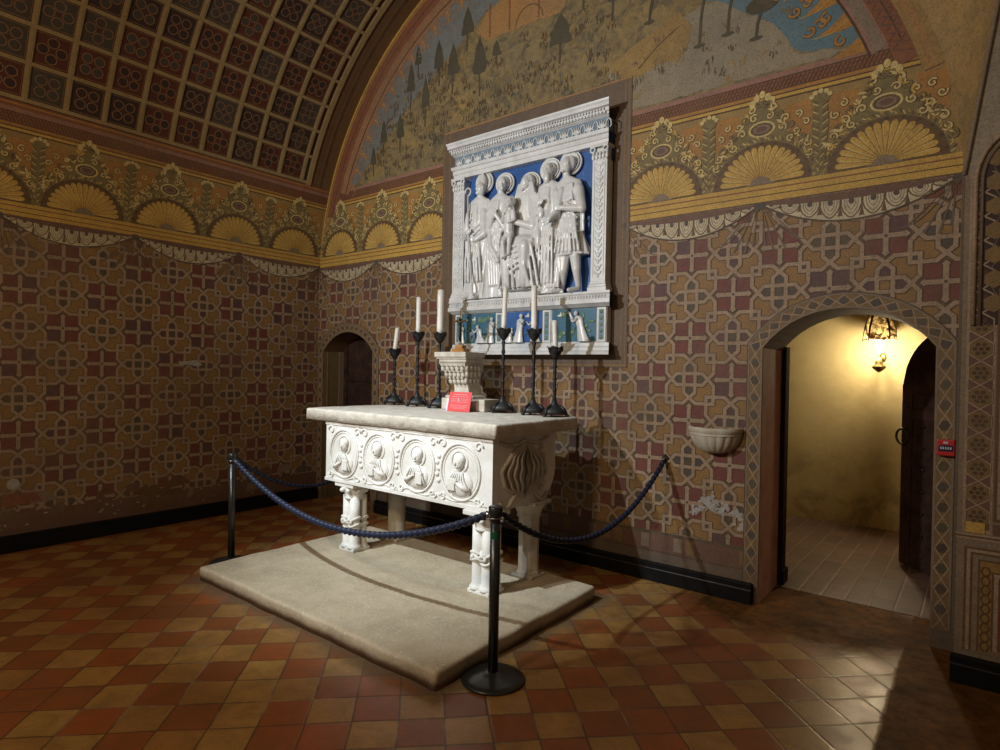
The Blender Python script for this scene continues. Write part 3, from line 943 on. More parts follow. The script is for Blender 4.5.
# left wall: flat dado then curving up with the vault, up to arc 1.13
steps = [SPR + .1 * i for i in range(0, 80)]
P = Paint(map_left, steps)
YE = 4.0
P.quad(0, YE, 0, 3.0, F['ochre'], 0)
P.quad(0, YE, 3.0, 4.0, F['rock'], 0)
strap_field(P, 0.0, YE, 0.34, 2.97, 2.483, 1.69, 21)
P.quad(0, YE, .0, .34, F['plum'], 5)
for i in range(60):
    x = random.uniform(0, 4); z = random.uniform(.16, .42)
    w = random.uniform(.05, .3)
    P.poly([(x, z), (x + w, z - .02), (x + w * .9, z + .06), (x + w * .4, z + .09)], F[random.choice(['greybrown', 'plum', 'brown', 'sand', 'brown'])], 6)
sc = lambda z: s_of(z)
frieze(P, 0.0, YE, 2.83 + .285, [.39 + .755 * i for i in range(5)], 6)
P.quad(0, YE, 3.885, 3.97, F['terracotta'], 2); P.quad(0, YE, 3.94, 3.955, F['orange'], 3)
for i in range(4): swag(P, i * 1.1 + .01, i * 1.1 + 1.09, 2.985)
# scars in the plaster
P.poly([(1.5, 1.70), (1.56, 1.68), (1.66, 1.70), (1.74, 1.69), (1.76, 1.73), (1.66, 1.735), (1.58, 1.75)], F['bare'], 6, convex=False)
P.disc((3.17, .60), .05, F['bare'], 7, 9); P.poly([(2.95, .42), (3.25, .40), (3.25, .52), (3.0, .51)], F['terracotta'], 7)
for i in range(26):
    x = random.uniform(.8, 3.3); P.disc((x, random.uniform(.19, .36)), random.uniform(.006, .022), F['bare'], 8, 6, ry=random.uniform(.004, .01))
mb = MB(); P.flush(mb)
tag(mb.build('wall_left'), kind='structure')

# vaulted ceiling with painted coffers
P = Paint(map_left, steps, lay=0.0009)
SMAX = SPR + 2.72 * R_
P.quad(0, YE, 3.93, SMAX, F['vdark'], 0)
P.quad(0, .31, 3.93, SMAX, F['vband'], 1)
P.quad(.13, .16, 3.93, SMAX, F['darkbrown'], 2); P.quad(.20, .24, 3.93, SMAX, F['brown'], 2)
rv = random.Random(9)
S0 = SPR + 1.165; DS = .308; DU = .305
rows = int((SMAX - S0) / DS)
cols_ = 11
for i in range(-1, cols_):
    ua = .36 if i < 0 else .43 + i * DU
    ub = .43 if i < 0 else .43 + (i + 1) * DU
    for j in range(rows):
        va = S0 + j * DS; vb = va + DS
        k = rv.choice(['vred', 'vred', 'vred', 'vteal', 'vdark'])
        P.quad(ua, ub, va, vb, F[k], 1)
        if i < 0 or j > 14 or i > 12: continue
        cx, cy = (ua + ub) / 2, (va + vb) / 2
        ink = F['vline']; fill = F[rv.choice(['vteal', 'vdark', 'vdark'])] if k != 'vteal' else F['vteal']
        st = rv.random() < .5
        for q in range(4):
            a = PI / 4 + q * PI / 2 if st else q * PI / 2
            r = .068
            c = (cx + r * math.cos(a), cy + r * math.sin(a))
            P.disc(c, .038, fill, 2, 8); P.ring(c, .042, .008, ink, 3, 10)
        P.disc((cx, cy), .016, F['vred'], 4, 6)
        P.line([(ua + .03, va + .03), (ub - .03, va + .03), (ub - .03, vb - .03), (ua + .03, vb - .03)], .005, ink, 3, closed=True)
mb = MB(); P.flush(mb)
# raised ribs between the coffers
def rib(mb, ua, ub, va, vb, d, m):
    st = [va] + [s for s in steps if va + 1e-4 < s < vb - 1e-4] + [vb]
    for s0, s1 in zip(st[:-1], st[1:]):
        q = [map_left(ua, s0, 0), map_left(ub, s0, 0), map_left(ub, s1, 0), map_left(ua, s1, 0),
             map_left(ua, s0, d), map_left(ub, s0, d), map_left(ub, s1, d), map_left(ua, s1, d)]
        mb.add(q, [(4, 5, 6, 7), (0, 1, 5, 4), (3, 7, 6, 2), (0, 4, 7, 3), (1, 2, 6, 5)], m)
for i in range(cols_ + 1):
    u = .43 + i * DU
    rib(mb, u - .021, u + .021, S0, SMAX, .020, F['vrib'])
    rib(mb, u - .008, u + .008, S0, SMAX, .024, F['vrib'])
rib(mb, .30, .355, S0 - .03, SMAX, .022, F['vrib'])
for j in range(rows + 1):
    v = S0 + j * DS
    rib(mb, .33, YE, v - .017, v + .017, .0185, F['vrib'])
    rib(mb, .33, YE, v - .007, v + .007, .0225, F['vrib'])
tag(mb.build('ceiling'), kind='structure')

# right-hand pier, its painted front, and the splay rising into the vault
PX = 6.662; PY = -.41
mb = MB()
mb.box(PX, 9.0, PY + .003, .3, 0, 2.85, F['greybrown'])
P = Paint(lambda u, v, d: (u, PY - d, v))
P.quad(PX, 9.0, 0, 2.85, F['sand'], 0)
P.rect = (PX, 9.0, 0, 2.85)
P.quad(PX, PX + .012, 0, 2.85, F['greybrown'], 2)
P.quad(6.700, 6.83, .84, 2.85, F['strap'], 1); P.quad(6.712, 6.818, .86, 2.85, F['plum'], 2)
z = 0.93; HX = 6.765; HW = .053
while z < 2.85:
    P.disc((HX, z), .056, F['rosette'], 3, 6, rot=PI / 6)
    for q in range(6):
        a = q * PI / 3; P.disc((HX + .028 * math.cos(a), z + .028 * math.sin(a)), .012, F['darkbrown'], 4, 6)
    P.disc((HX, z), .012, F['darkbrown'], 4, 6)
    P.line([(HX - HW, z + .03), (HX + HW, z + .104)], .008, F['strap'], 5); P.line([(HX + HW, z + .03), (HX - HW, z + .104)], .008, F['strap'], 5)
    for sx in (-1, 1): P.line([(HX + sx * HW, z - .03), (HX + sx * HW, z + .03)], .006, F['strap'], 5)
    z += .134
P.quad(PX + .01, 9, .80, .835, F['strap'], 3); P.quad(PX + .01, 9, .812, .822, F['brown'], 4)
P.quad(6.715, 6.80, .84, .90, F['gold'], 6); P.quad(6.835, 6.88, .84, .9, F['plum'], 6)
for k, (dx, mm) in enumerate(((.0, 'sand'), (.018, 'brown'), (.028, 'strap'), (.042, 'brown'), (.052, 'sand'), (.072, 'brown'), (.08, 'ochre'), (.125, 'brown'), (.133, 'strap'), (.15, 'red'))):
    dx *= 1.15
    P.quad(6.692 + dx, 8.2 - dx, .17 + dx * .2, .78 - dx, F[mm], 4 + k)
for k in range(9):
    zz = .22 + k * .052; P.ring((6.808, zz), .020, .006, F['brown'], 15, 6, ry=.026)
for k, x in enumerate((6.835, 6.85, 6.865, 6.885)): P.quad(x, 8.1 - (x - 6.8), .88 + (x - 6.8), 2.2, F[('brown', 'strap', 'sand', 'rosette')[k]], 4 + k)
for k in range(12):
    P.ring((6.93, 1.0 + k * .1), .04, .007, F['olive'], 9, 6, ry=.05)
P.rect = None
P.flush(mb)
tag(mb.build('wall_right'), kind='structure')

# splayed face from the lunette edge forward and outward to the pier's upper edge
mb = MB()
def c0(z):  # edge on the back wall
    return (XC + math.sqrt(max(0, R_ ** 2 - (z - ZC) ** 2)), 0.0, z)
def c1(z): return (PX + .142 * (z - 2.84), PY, z)
zs = [2.83 + .08 * i for i in range(26)]
NS = 8
for i in range(len(zs) - 1):
    for j in range(NS):
        def pp(z, j):
            t = j / NS; a = Vector(c0(z)); b = Vector(c1(z)); p = a.lerp(b, t)
            bul = math.sin(PI * t) * .05 * min(1, (z - 2.83)); p.x += bul
            return p
        mm = F['vaultochre']
        mb.add([pp(zs[i], j), pp(zs[i], j + 1), pp(zs[i + 1], j + 1), pp(zs[i + 1], j)], [(0, 1, 2, 3)], mm, True)
tag(mb.build('trim_4'), kind='structure')
# upper pier front with the moulded head of a blind arch
mb = MB()
fr('spandrel', (0.30, 0.24, 0.165), amt=.8, fade=(0.17, 0.14, 0.11))
up_ = []
for z in [2.85 + .1 * i for i in range(22)]: up_.append((c1(z)[0], z))
poly = up_ + [(9.0, up_[-1][1]), (9.0, 2.85)]
mb.prism(poly, PY + .05, PY + .001, F['spandrel'])
edge = [(x + .006, PY - .004, z) for x, z in up_]
mb.tube(edge, .013, F['sand'], 6)
# arch moulding and flat dark panel painting the soffit's shade, with lattice
def archpts(r, x_=None):
    cx, cz = 6.93, 2.80
    pts = [(cx - r, 2.0)]
    for i in range(13):
        t = PI * i / 24; pts.append((cx - r * math.cos(t), cz + r * 1.35 * math.sin(t)))
    return pts
a_o = archpts(.205); a_i = archpts(.16)
for k in range(len(a_o) - 1):
    if a_o[k][1] < 2.2 and k == 0: pass
mb.tube([(x, PY - .008, z) for x, z in a_o], .012, F['strap'], 8)
mb.tube([(x, PY - .006, z) for x, z in archpts(.175)], .009, F['greybrown'], 8)
dark = [(x, z) for x, z in archpts(.165)] + [(7.6, archpts(.165)[-1][1]), (7.6, 2.0)]
mb.prism(dark, PY - .004, PY - .0005, F['vdark'])
for k in range(7):
    z = 2.12 + k * .134
    bmh = [(6.815 + .05 * math.cos(q * PI / 3 + PI / 6), PY - .0065, z + .05 * math.sin(q * PI / 3 + PI / 6)) for q in range(6)]
    mb.add(bmh, [tuple(range(6))], F['rosette'])
for k in range(9):
    z = 2.1 + k * .11
    for x in (6.80, 6.86, 6.92, 6.98):
        if z < archpts(.165)[6][1] or x > 6.86:
            if z < 2.9: mb.add([(x, PY - .006, z), (x + .006, PY - .006, z), (x + .066, PY - .006, z + .11), (x + .06, PY - .006, z + .11)], [(0, 1, 2, 3)], F['greybrown']); mb.add([(x + .06, PY - .006, z), (x + .066, PY - .006, z), (x + .006, PY - .006, z + .11), (x, PY - .006, z + .11)], [(0, 1, 2, 3)], F['greybrown'])
tag(mb.build('wall_right_upper'), kind='structure')

# corridor beyond the big door
mb = MB(); mb.box(3.5, 7.5, 3.25, 3.4, 0, 3.2, MT['limewash']); tag(mb.build('wall_corridor'), kind='structure')
mb = MB(); mb.box(3.4, 3.55, .5, 3.4, 0, 3.2, MT['limewash']); tag(mb.build('wall_corridor_left'), kind='structure')
mb = MB(); mb.box(7.2, 7.35, .5, 3.4, 0, 3.2, MT['limewash']); tag(mb.build('wall_corridor_right'), kind='structure')
mb = MB(); mb.box(3.4, 7.5, .5, 3.4, 3.15, 3.3, MT['limewash']); tag(mb.build('ceiling_corridor'), kind='structure')
# masonry behind the painted skin (corridor side)
mb = MB()
mb.box(1.2, 5.50, .53, .55, 0, 3.2, MT['limewash']); mb.box(6.54, 7.4, .53, .55, 0, 3.2, MT['limewash']); mb.box(6.97, 7.4, .55, 1.14, 0, 3.2, MT['limewash'])
hp = arch_poly(*BIG)[2:]
mb.prism([(5.50, 3.2)] + [(x, z) for x, z in reversed(hp)] + [(6.54, 3.2)], .53, .55, MT['limewash'])
tag(mb.build('wall_corridor_near'), kind='structure')

# black skirting boards
def skirting(name, boxes):
    mb = MB()
    for x0, x1, y0, y1, ax in boxes:
        mb.box(x0, x1, y0, y1, 0.004, .15, MT['blackpaint'], .004)
        if ax == 'x':
            mb.box(x0, x1, y0 - .010, y0 + .012, 0.004, .105, MT['blackpaint'], .003)
            mb.box(x0, x1, y0 - .008, y0 - .001, .104, .108, MT['chrome'])  # bright strip standing in for the highlight along the board's bevel
        else:
            mb.box(x1 - .01, x1 + .010, y0, y1, 0.004, .105, MT['blackpaint'], .003)
    return tag(mb.build(name), kind='structure')
skirting('baseboard_left', [(.012, .055, -4.0, -.02, 'y')])
skirting('baseboard_back', [(1.22, 5.465, -.058, -.014, 'x')])
skirting('baseboard_right', [(6.66, 9.0, -.47, -.425, 'x')])

# ------------------------------------------------------------------ doors
# open leaf of the big door: planks, studs, iron straps, ring
def make_leaf():
    d = tag(bpy.data.objects.new('door_1', None), kind='structure'); COL.objects.link(d)
    d.location = (6.97, 1.17, 0.02)
    dirv = Vector((6.25 - 6.97, 1.86 - 1.17)); ang = math.atan2(dirv.y, dirv.x)
    d.rotation_euler = (0, 0, ang)
    W = 1.02
    mb = MB()
    n = 6
    def top(x): c = W / 2; hh = .50; R = (c * c + hh ** 2) / (2 * hh); return 2.10 - R + math.sqrt(max(0, R * R - (x - c) ** 2))
    for i in range(n):
        a, b = i * W / n + .002, (i + 1) * W / n - .002
        pts = [(a, 0), (b, 0)] + [(b - (b - a) * t / 5, top(b - (b - a) * t / 5)) for t in range(6)]
        mb.prism(pts, -.03, .03, MT['wood'])
    mb.build('planks', d)
    mb = MB()
    for z in (.12, .55, .95, 1.35, 1.58): mb.box(.02, W - .02, .03, .042, z - .04, z + .04, MT['wood'], .003)
    for z0, z1 in ((.16, .5), (.6, .9), (1.0, 1.3), (1.4, 1.65)): mb.box(.10, .48, .03, .040, z0, z1, MT['wood'], .006)
    mb.box(W - .12, W - .01, .03, .045, 0.02, 1.62, MT['wood'], .003)
    mb.build('door_panels', d)
    mb = MB()
    for z in [0.1 + .19 * k for k in range(8)]:
        mb.sph((W - .065, .047, z), (.016, .01, .016), MT['iron'], 8)
        if z < 1.6: mb.sph((W - .25, .045, z + .02), (.012, .008, .012), MT['iron'], 8)
    mb.build('studs', d)
    mb = MB()
    pts = [(W + .005 + .0, .03 + .075 * math.sin(2 * PI * i / 20), 1.20 + .075 * math.cos(2 * PI * i / 20)) for i in range(20)]
    pts = [(W - .03 + .068 * math.sin(2 * PI * i / 20), .055, 1.15 + .068 * math.cos(2 * PI * i / 20)) for i in range(20)]
    mb.tube(pts, .010, MT['iron'], 8, closed=True)
    mb.build('ring_handle', d)
    return d
make_leaf()
mb = MB(); mb.box(5.492, 5.532, .548, .66, 0, 1.93, MT['wood'], .002); mb.box(5.50, 5.545, .55, .70, 0, .12, MT['wood'], .004)
tag(mb.build('trim_5'), kind='structure')
# dark leaf closing the small doorway
d2 = tag(bpy.data.objects.new('door_2', None), kind='structure'); COL.objects.link(d2)
mb = MB()
for i in range(5):
    x0 = .12 + i * .194; pts = [(x0 + .002, 0), (x0 + .192, 0), (x0 + .192, 2.14), (x0 + .002, 2.14)]
    mb.prism(pts, .325, .36, MT['wood'])
mb.build('planks', d2)
mb = MB(); mb.box(.13, 1.09, .305, .325, 1.52, 1.60, MT['wood'], .004); mb.box(.13, 1.09, .305, .325, .4, .48, MT['wood'], .004); mb.box(.14, .20, .30, .325, 0, 2.0, MT['wood'], .004)
mb.build('ledger', d2)
mb = MB()
for z in (1.2, 1.4, 1.6): mb.sph((.17, .298, z), .014, MT['iron'], 8)
mb.build('studs', d2)

# ------------------------------------------------------------------ stone platform
def rough_slab(name, x0, x1, y0, y1, z0, z1, m, seg=.05, bev=.03, amp=.012, freq=5, parent=None, holes=None):
    bm = bmesh.new(); bmesh.ops.create_cube(bm, size=1)
    for v in bm.verts: v.co = Vector(((x0 + x1) / 2 + v.co.x * (x1 - x0), (y0 + y1) / 2 + v.co.y * (y1 - y0), (z0 + z1) / 2 + v.co.z * (z1 - z0)))
    bmesh.ops.bevel(bm, geom=[e for e in bm.edges if (e.verts[0].co.z > (z0 + z1) / 2 or e.verts[1].co.z > (z0 + z1) / 2)], offset=bev, segments=4, profile=.5, affect='EDGES')
    for ax, a, b in ((0, x0, x1), (1, y0, y1)):
        n = int((b - a) / seg)
        for i in range(1, n):
            co = Vector((0, 0, 0)); no = Vector((0, 0, 0)); co[ax] = a + (b - a) * i / n; no[ax] = 1
            bmesh.ops.bisect_plane(bm, geom=bm.verts[:] + bm.edges[:] + bm.faces[:], plane_co=co, plane_no=no)
    for v in bm.verts:
        n1 = noise.noise_vector(v.co * freq) * amp + noise.noise_vector(v.co * freq * 4) * amp * .35
        if v.co.z < z0 + .003: n1.z = 0
        v.co += Vector((n1.x, n1.y, n1.z * .35))
    me = bpy.data.meshes.new(name); bm.to_mesh(me); bm.free(); me.materials.append(m)
    for p in me.polygons: p.use_smooth = True
    return add_obj(name, me, parent)
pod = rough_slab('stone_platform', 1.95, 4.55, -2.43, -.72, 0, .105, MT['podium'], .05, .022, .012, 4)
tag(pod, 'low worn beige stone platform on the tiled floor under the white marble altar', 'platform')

# ------------------------------------------------------------------ altar
altar = thing('altar', 'white carved marble altar table on columns standing on the low stone platform', 'altar', (3.2, -1.05, .1))
def apar(o):
    if o.parent is altar: o.matrix_parent_inverse = Matrix.Translation(altar.location).inverted()
    return o
sl = rough_slab('tabletop', 1.945, 4.17, -1.48, -.40, 1.225, 1.325, MT['slab'], .05, .018, .012, 6, altar); apar(sl)
sl['label'] = 'rough grey beige stone slab'
CX0, CX1, CY0, CY1, CZ0, CZ1 = 2.215, 4.12, -1.45, -.66, .70, 1.222
def chest():
    mb = MB()
    nx, nz = 10, 14
    # front, tapering walls: profile narrows towards the bottom at the back
    y0 = CY0
    # body as lofted sections along z
    secs = []
    for i in range(nz + 1):
        t = i / nz; z = CZ0 + (CZ1 - CZ0) * t
        k = 0.16 * (1 - min(1, t / .45)) ** 2
        secs.append((z, CX0 + .0, CX1 - .0, y0, CY1 - k))
    vs = []; fs = []
    for z, a, b, c, d in secs:
        vs += [(a, c, z), (b, c, z), (b, d, z), (a, d, z)]
    for i in range(nz):
        for j in range(4):
            k = (j + 1) % 4
            fs.append((i * 4 + j, i * 4 + k, i * 4 + 4 + k, i * 4 + 4 + j))
    fs.append((3, 2, 1, 0)); fs.append((nz * 4, nz * 4 + 1, nz * 4 + 2, nz * 4 + 3))
    mb.add(vs, fs, MT['marble'])
    # plain fillets top and bottom of the front
    mb.box(CX0 - .004, CX1 + .004, CY0 - .010, CY0 + .01, CZ0, CZ0 + .028, MT['marble'], .003)
    mb.box(CX0 - .004, CX1 + .004, CY0 - .008, CY0 + .01, CZ1 - .03, CZ1 - .002, MT['marble'], .003)
    return mb
ch = apar(chest().build('carved_chest', altar))
def medallion(cx, cz, seed):
    rn = random.Random(seed); mb = MB(); y = CY0
    def P3(x, z, d): return (cx + x, y - d, cz + z)
    ring = [P3(.190 * math.cos(2 * PI * i / 40), .205 * math.sin(2 * PI * i / 40), .004) for i in range(40)]
    mb.tube(ring, .0095, MT['marble'], 8, closed=True)
    r2_ = [P3(.165 * math.cos(2 * PI * i / 40), .182 * math.sin(2 * PI * i / 40), .000) for i in range(40)]
    mb.tube(r2_, .006, MT['marble'], 6, closed=True)
    s = -1 if seed % 2 else 1
    hx = rn.uniform(-.012, .012)
    # halo, head, face, hair
    mb.tube([P3(hx + .078 * math.cos(2 * PI * i / 24), .075 + .078 * math.sin(2 * PI * i / 24), .003) for i in range(24)], .007, MT['marble'], 6, closed=True)
    mb.sph(P3(hx, .072, .012), (.044, .032, .056), MT['marble'], 16)
    mb.sph(P3(hx, .095, .008), (.056, .028, .046), MT['marble'], 14)
    mb.sph(P3(hx + .008 * s, .064, .044), (.008, .012, .015), MT['marble'], 8)
    for e in (-1, 1):
        mb.sph(P3(hx + e * .019, .076, .036), (.009, .008, .006), MT['marble'], 8)
    mb.sph(P3(hx, .040, .038), (.014, .008, .005), MT['marble'], 8)
    mb.sph(P3(hx, .020, .010), (.022, .022, .03), MT['marble'], 10)
    # shoulders and mantle
    mb.sph(P3(0, -.085, .0), (.125, .034, .095), MT['marble'], 20)
    for k in range(7):
        t = (k - 3) / 3
        mb.tube([P3(t * .035, .005, .024), P3(t * .07 + .01 * s, -.05, .036), P3(t * .105, -.12, .028), P3(t * .10, -.155, .010)], .006, MT['marble'], 6)
    # book or scroll
    mb.box(cx + s * .02, cx + s * .09, y - .044, y - .01, cz - .135, cz - .045, MT['marble'], .006)
    # forearm, hand with fingers
    mb.tube([P3(-s * .10, -.12, .02), P3(-s * .05, -.10, .04), P3(-s * .005, -.075, .046)], [.020, .016, .011], MT['marble'], 8)
    for k in range(4):
        mb.tube([P3(-s * .005 + k * .002, -.078 + k * .008, .048), P3(s * .022, -.070 + k * .009, .050)], .0042, MT['marble'], 5)
    return apar(mb.build('medallion', ch))
MX = [2.47, 2.92, 3.37, 3.82]
for i, x in enumerate(MX): medallion(x, .955, i)
# scrolls joining the medallions
mb = MB()
def spir(cx, cz, r, a0, sg, turns=1.0, w=.009):
    pts = []
    for i in range(15):
        t = i / 14; a = a0 + sg * turns * 2 * PI * t; rr = r * (1 - .8 * t)
        pts.append((cx + rr * math.cos(a), CY0 - .003, cz + rr * math.sin(a)))
    mb.tube(pts, w, MT['marble'], 6)
for i in range(5):
    x = 2.245 + i * .45
    for cz, sg in ((.765, 1), (1.15, -1)):
        for s_ in (-1, 1):
            if CX0 + .03 < x + s_ * .05 < CX1 - .03: spir(x + s_ * .05, cz, .042, PI / 2 * (1 + s_), sg * s_)
    if 0 < i < 4:
        for k in range(5):
            mb.sph((x + .008 * (-1) ** k, CY0 - .003, .87 + k * .045), (.022, .012, .018), MT['marble'], 8)
pts = [(CX0 + .04 + i * .0455, CY0 - .002, .752 + .016 * math.sin(i * .9)) for i in range(41)]
mb.tube(pts, .007, MT['marble'], 6)
apar(mb.build('scrollwork', ch))
# leafy carving on the end facing right
mb = MB()
def PR(y, z, d): return (CX1 + d, y, z)
for k, (ww, dd) in enumerate(((.31, .012), (.24, .020), (.165, .026), (.09, .030), (.0, .032))):
    for s_ in (-1, 1):
        pts = []
        for i in range(17):
            t = i / 16; z = .765 + .40 * t
            y = -1.08 + s_ * (ww * math.sin(PI * t) ** .8 * (1 - .25 * t)) + .01 * math.sin(t * 20 + k)
            pts.append(PR(y, z, dd * math.sin(PI * t) ** .5))
        mb.tube(pts, .015 - k * .001, MT['oldmarble'], 7)
mb.sph(PR(-1.08, .95, .0), (.02, .25, .17), MT['oldmarble'], 18)
for s_ in (-1, 1):
    mb.tube([PR(-1.08 + s_ * .30 * t, .76 + .05 * math.sin(t * PI * 2), .01) for t in [i / 10 for i in range(11)]], .014, MT['oldmarble'], 7)
    mb.tube([PR(-1.08 + s_ * .30 * t, 1.19 - .03 * math.sin(t * PI), .01) for t in [i / 10 for i in range(11)]], .014, MT['oldmarble'], 7)
for i in range(10):
    mb.sph(PR(-.86 + .03 * math.sin(i * 2.1), .80 + i * .036, .004), (.014, .03, .022), MT['oldmarble'], 8)
apar(mb.build('leaf_carving', ch))

def front_leg(x, y, side):
    mb = MB(); z0 = .104
    m_ = MT['marble']
    cols = ((-.045, -.03, .046), (.045, -.03, .046), (side * .055, .055, .030))
    mb.box(x - .10, x + .10, y - .085, y + .095, z0, z0 + .03, m_, .006)
    for dx, dy, r in cols:
        prof = [(r * 1.35, 0), (r * 1.4, .015), (r * 1.15, .03), (r, .045), (r, .255), (r * .98, .455)]
        mb.lathe([(a, b + z0 + .025) for a, b in prof], m_, (x + dx, y + dy, 0), 20)
    leg = apar(mb.build('leg', altar))
    kb = MB()   # knotted band halfway up
    for dx, dy, r in cols:
        for zz in (.335, .39):
            kb.tube([(x + dx + (r + .006) * math.cos(t), y + dy + (r + .006) * math.sin(t), zz + .012 * math.sin(2 * t + dx * 30)) for t in [2 * PI * i / 20 for i in range(20)]], .011, m_, 7, closed=True)
    kb.tube([(x - .06, y - .075, .34), (x, y - .095, .365), (x + .06, y - .075, .39)], .012, m_, 7); kb.tube([(x - .06, y - .075, .39), (x, y - .095, .365), (x + .06, y - .075, .34)], .012, m_, 7)
    for k in range(4): kb.sph((x - .06 + k * .04, y - .082, .365), (.017, .014, .022), m_, 8)
    apar(kb.build('knot', leg))
    cb = MB()
    cb.lathe([(.085, .555), (.092, .565), (.085, .575), (.088, .60), (.105, .64), (.125, .665)], m_, (x, y, 0), 24, rfun=lambda a, z: 1 + .07 * math.cos(8 * a) * (z - .57) * 10)
    for k in range(8):
        a = 2 * PI * k / 8 + PI / 8; cb.sph((x + .108 * math.cos(a), y + .108 * math.sin(a), .635), (.024, .024, .022), m_, 8)
    cb.box(x - .125, x + .125, y - .12, y + .12, .665, .700, m_, .006)
    apar(cb.build('capital', leg))
    return leg
front_leg(2.47, -1.33, 1); front_leg(4.0, -1.36, 1)
def rear_leg(x, y):
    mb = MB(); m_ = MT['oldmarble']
    mb.box(x - .10, x + .10, y - .09, y + .09, .104, .125, m_, .005)
    mb.lathe([(.095, .12), (.095, .14), (.082, .155), (.080, .30), (.083, .57)], m_, (x, y, 0), 8 if x > 3 else 24, smooth=x < 3)
    leg = apar(mb.build('leg', altar))
    cb = MB()
    cb.lathe([(.088, .565), (.094, .575), (.088, .588), (.10, .62), (.128, .665), (.135, .675)], m_, (x, y, 0), 24, rfun=lambda a, z: 1 + .05 * math.cos(8 * a))
    cb.box(x - .13, x + .13, y - .11, y + .11, .673, .700, m_, .005)
    apar(cb.build('capital', leg))
rear_leg(2.50, -.86); rear_leg(4.02, -.86)

# ------------------------------------------------------------------ glazed terracotta altarpiece
ap = thing('altarpiece', 'large white and blue glazed terracotta relief of five saints on the wall above the altar', 'relief', (3.35, 0, 1.85))
def app(o):
    if o.parent is ap: o.matrix_parent_inverse = Matrix.Translation(ap.location).inverted()
    return o
G = MT['glaze']; Bl = MT['glazeblue']
xl, xr = 2.45, 4.258
mb = MB(); mb.box(xl + .02, xr - .02, -.045, -.012, 2.0, 3.9, Bl); back = app(mb.build('blue_background', ap)); back['label'] = 'bright blue glazed ground'
# base moulding
mb = MB()
def mould(mb, x0, x1, prof, m_):
    """prof = list of (depth, z)"""
    pts = [(-.012, prof[0][1])] + [(-d, z) for d, z in prof] + [(-.012, prof[-1][1])]
    n = len(pts)
    vs = [(x0 - (-p[0] - .1) * .3, p[0], p[1]) for p in pts] + [(x1 + (-p[0] - .1) * .5, p[0], p[1]) for p in pts]
    vs = [(min(v[0], x0 + .05), v[1], v[2]) if i < n else (max(v[0], x1 - .05), v[1], v[2]) for i, v in enumerate(vs)]
    fs = [(i, (i + 1) % n, n + (i + 1) % n, n + i) for i in range(n)] + [tuple(range(n)), tuple(reversed(range(n, 2 * n)))]
    mb.add(vs, fs, m_)
mould(mb, 2.475, 4.275, [(.15, 1.85), (.152, 1.875), (.13, 1.885), (.125, 1.91), (.112, 1.925), (.108, 1.953)], G)
app(mb.build('base_moulding', ap))
# predella
mb = MB(); mb.box(2.50, 4.25, -.095, -.02, 1.953, 2.262, G, .003)
pred = app(mb.build('predella', ap))
scenes = [(2.565, 3.03), (3.12, 3.585), (3.69, 4.15)]
for k, (a, b) in enumerate(scenes):
    mb = MB(); mb.box(a, b, -.099, -.09, 1.965, 2.255, MT['glazeblue'] if k == 1 else MT['teal'])
    rn = random.Random(k + 3)
    for i in range(16 if k != 1 else 3):
        mb.sph((rn.uniform(a + .03, b - .03), -.099, rn.uniform(1.99, 2.22)), (rn.uniform(.015, .045), .006, rn.uniform(.012, .03)), MT['green'], 8)
    for i in range(2):
        mb.tube([(rn.uniform(a + .05, b - .05), -.102, 1.97), (rn.uniform(a + .05, b - .05), -.103, 2.1)], .005, MT['green'], 6)
    app(mb.build('scene_ground', pred))
def small_fig(x, z0, h, parent, lean=0.0, kneel=False, arms=True):
    mb = MB(); y = -.112
    hh = h * (.72 if kneel else 1)
    prof = [(.23, 0), (.20, .1), (.15, .35), (.13, .5), (.16, .68), (.15, .78), (.05, .84)]
    vs = []; n = 14
    P_ = []
    rings = []
    for r, t in prof:
        rings.append((r * h * (1.25 if kneel and t < .3 else 1), t * hh))
    vs = []; fs = []
    for j, (r, zz) in enumerate(rings):
        for i in range(n):
            a = 2 * PI * i / n; rr = r * (1 + .10 * math.cos(5 * a + j))
            vs.append((x + lean * zz + rr * math.cos(a), y + .45 * rr * math.sin(a), z0 + zz))
    for j in range(len(rings) - 1):
        for i in range(n): k = (i + 1) % n; fs.append((j * n + i, j * n + k, j * n + n + k, j * n + n + i))
    mb.add(vs, fs, G, True)
    hx = x + lean * hh * 1.05; hz = z0 + hh * .92
    mb.sph((hx, y - .004, hz), (h * .075, h * .07, h * .085), G, 10)
    mb.sph((hx + .004, y - .02, hz), (h * .015, h * .02, h * .02), G, 6)
    if arms:
        sg = 1 if lean >= 0 else -1
        sh = (x + lean * hh * .75, y - .02, z0 + hh * .74)
        mb.tube([sh, (sh[0] + sg * h * .13, y - .035, sh[2] - h * .10), (sh[0] + sg * h * .24, y - .03, sh[2] + h * .02)], [h * .04, h * .032, h * .022], G, 8)
    return app(mb.build('predella_figure', parent))
small_fig(2.60, 1.965, .20, pred); small_fig(2.86, 1.965, .24, pred, -.25, True); small_fig(2.97, 1.965, .25, pred, .1)
small_fig(3.20, 1.965, .19, pred, .3, True); small_fig(3.32, 1.965, .27, pred, .12); small_fig(3.52, 1.965, .25, pred, -.12)
small_fig(4.04, 1.965, .27, pred, -.30); small_fig(3.93, 2.14, .11, pred, -.6)
mb = MB()   # little dog-like creature and star on the first scene
mb.sph((2.74, -.112, 2.06), (.045, .016, .022), MT['paleblue'], 10)
for dx in (-.03, -.015, .02, .034): mb.tube([(2.74 + dx, -.112, 2.06), (2.74 + dx * 1.2, -.112, 2.0)], .006, MT['paleblue'], 6)
mb.sph((2.695, -.114, 2.085), (.018, .012, .014), MT['paleblue'], 8)
app(mb.build('predella_animal', pred))
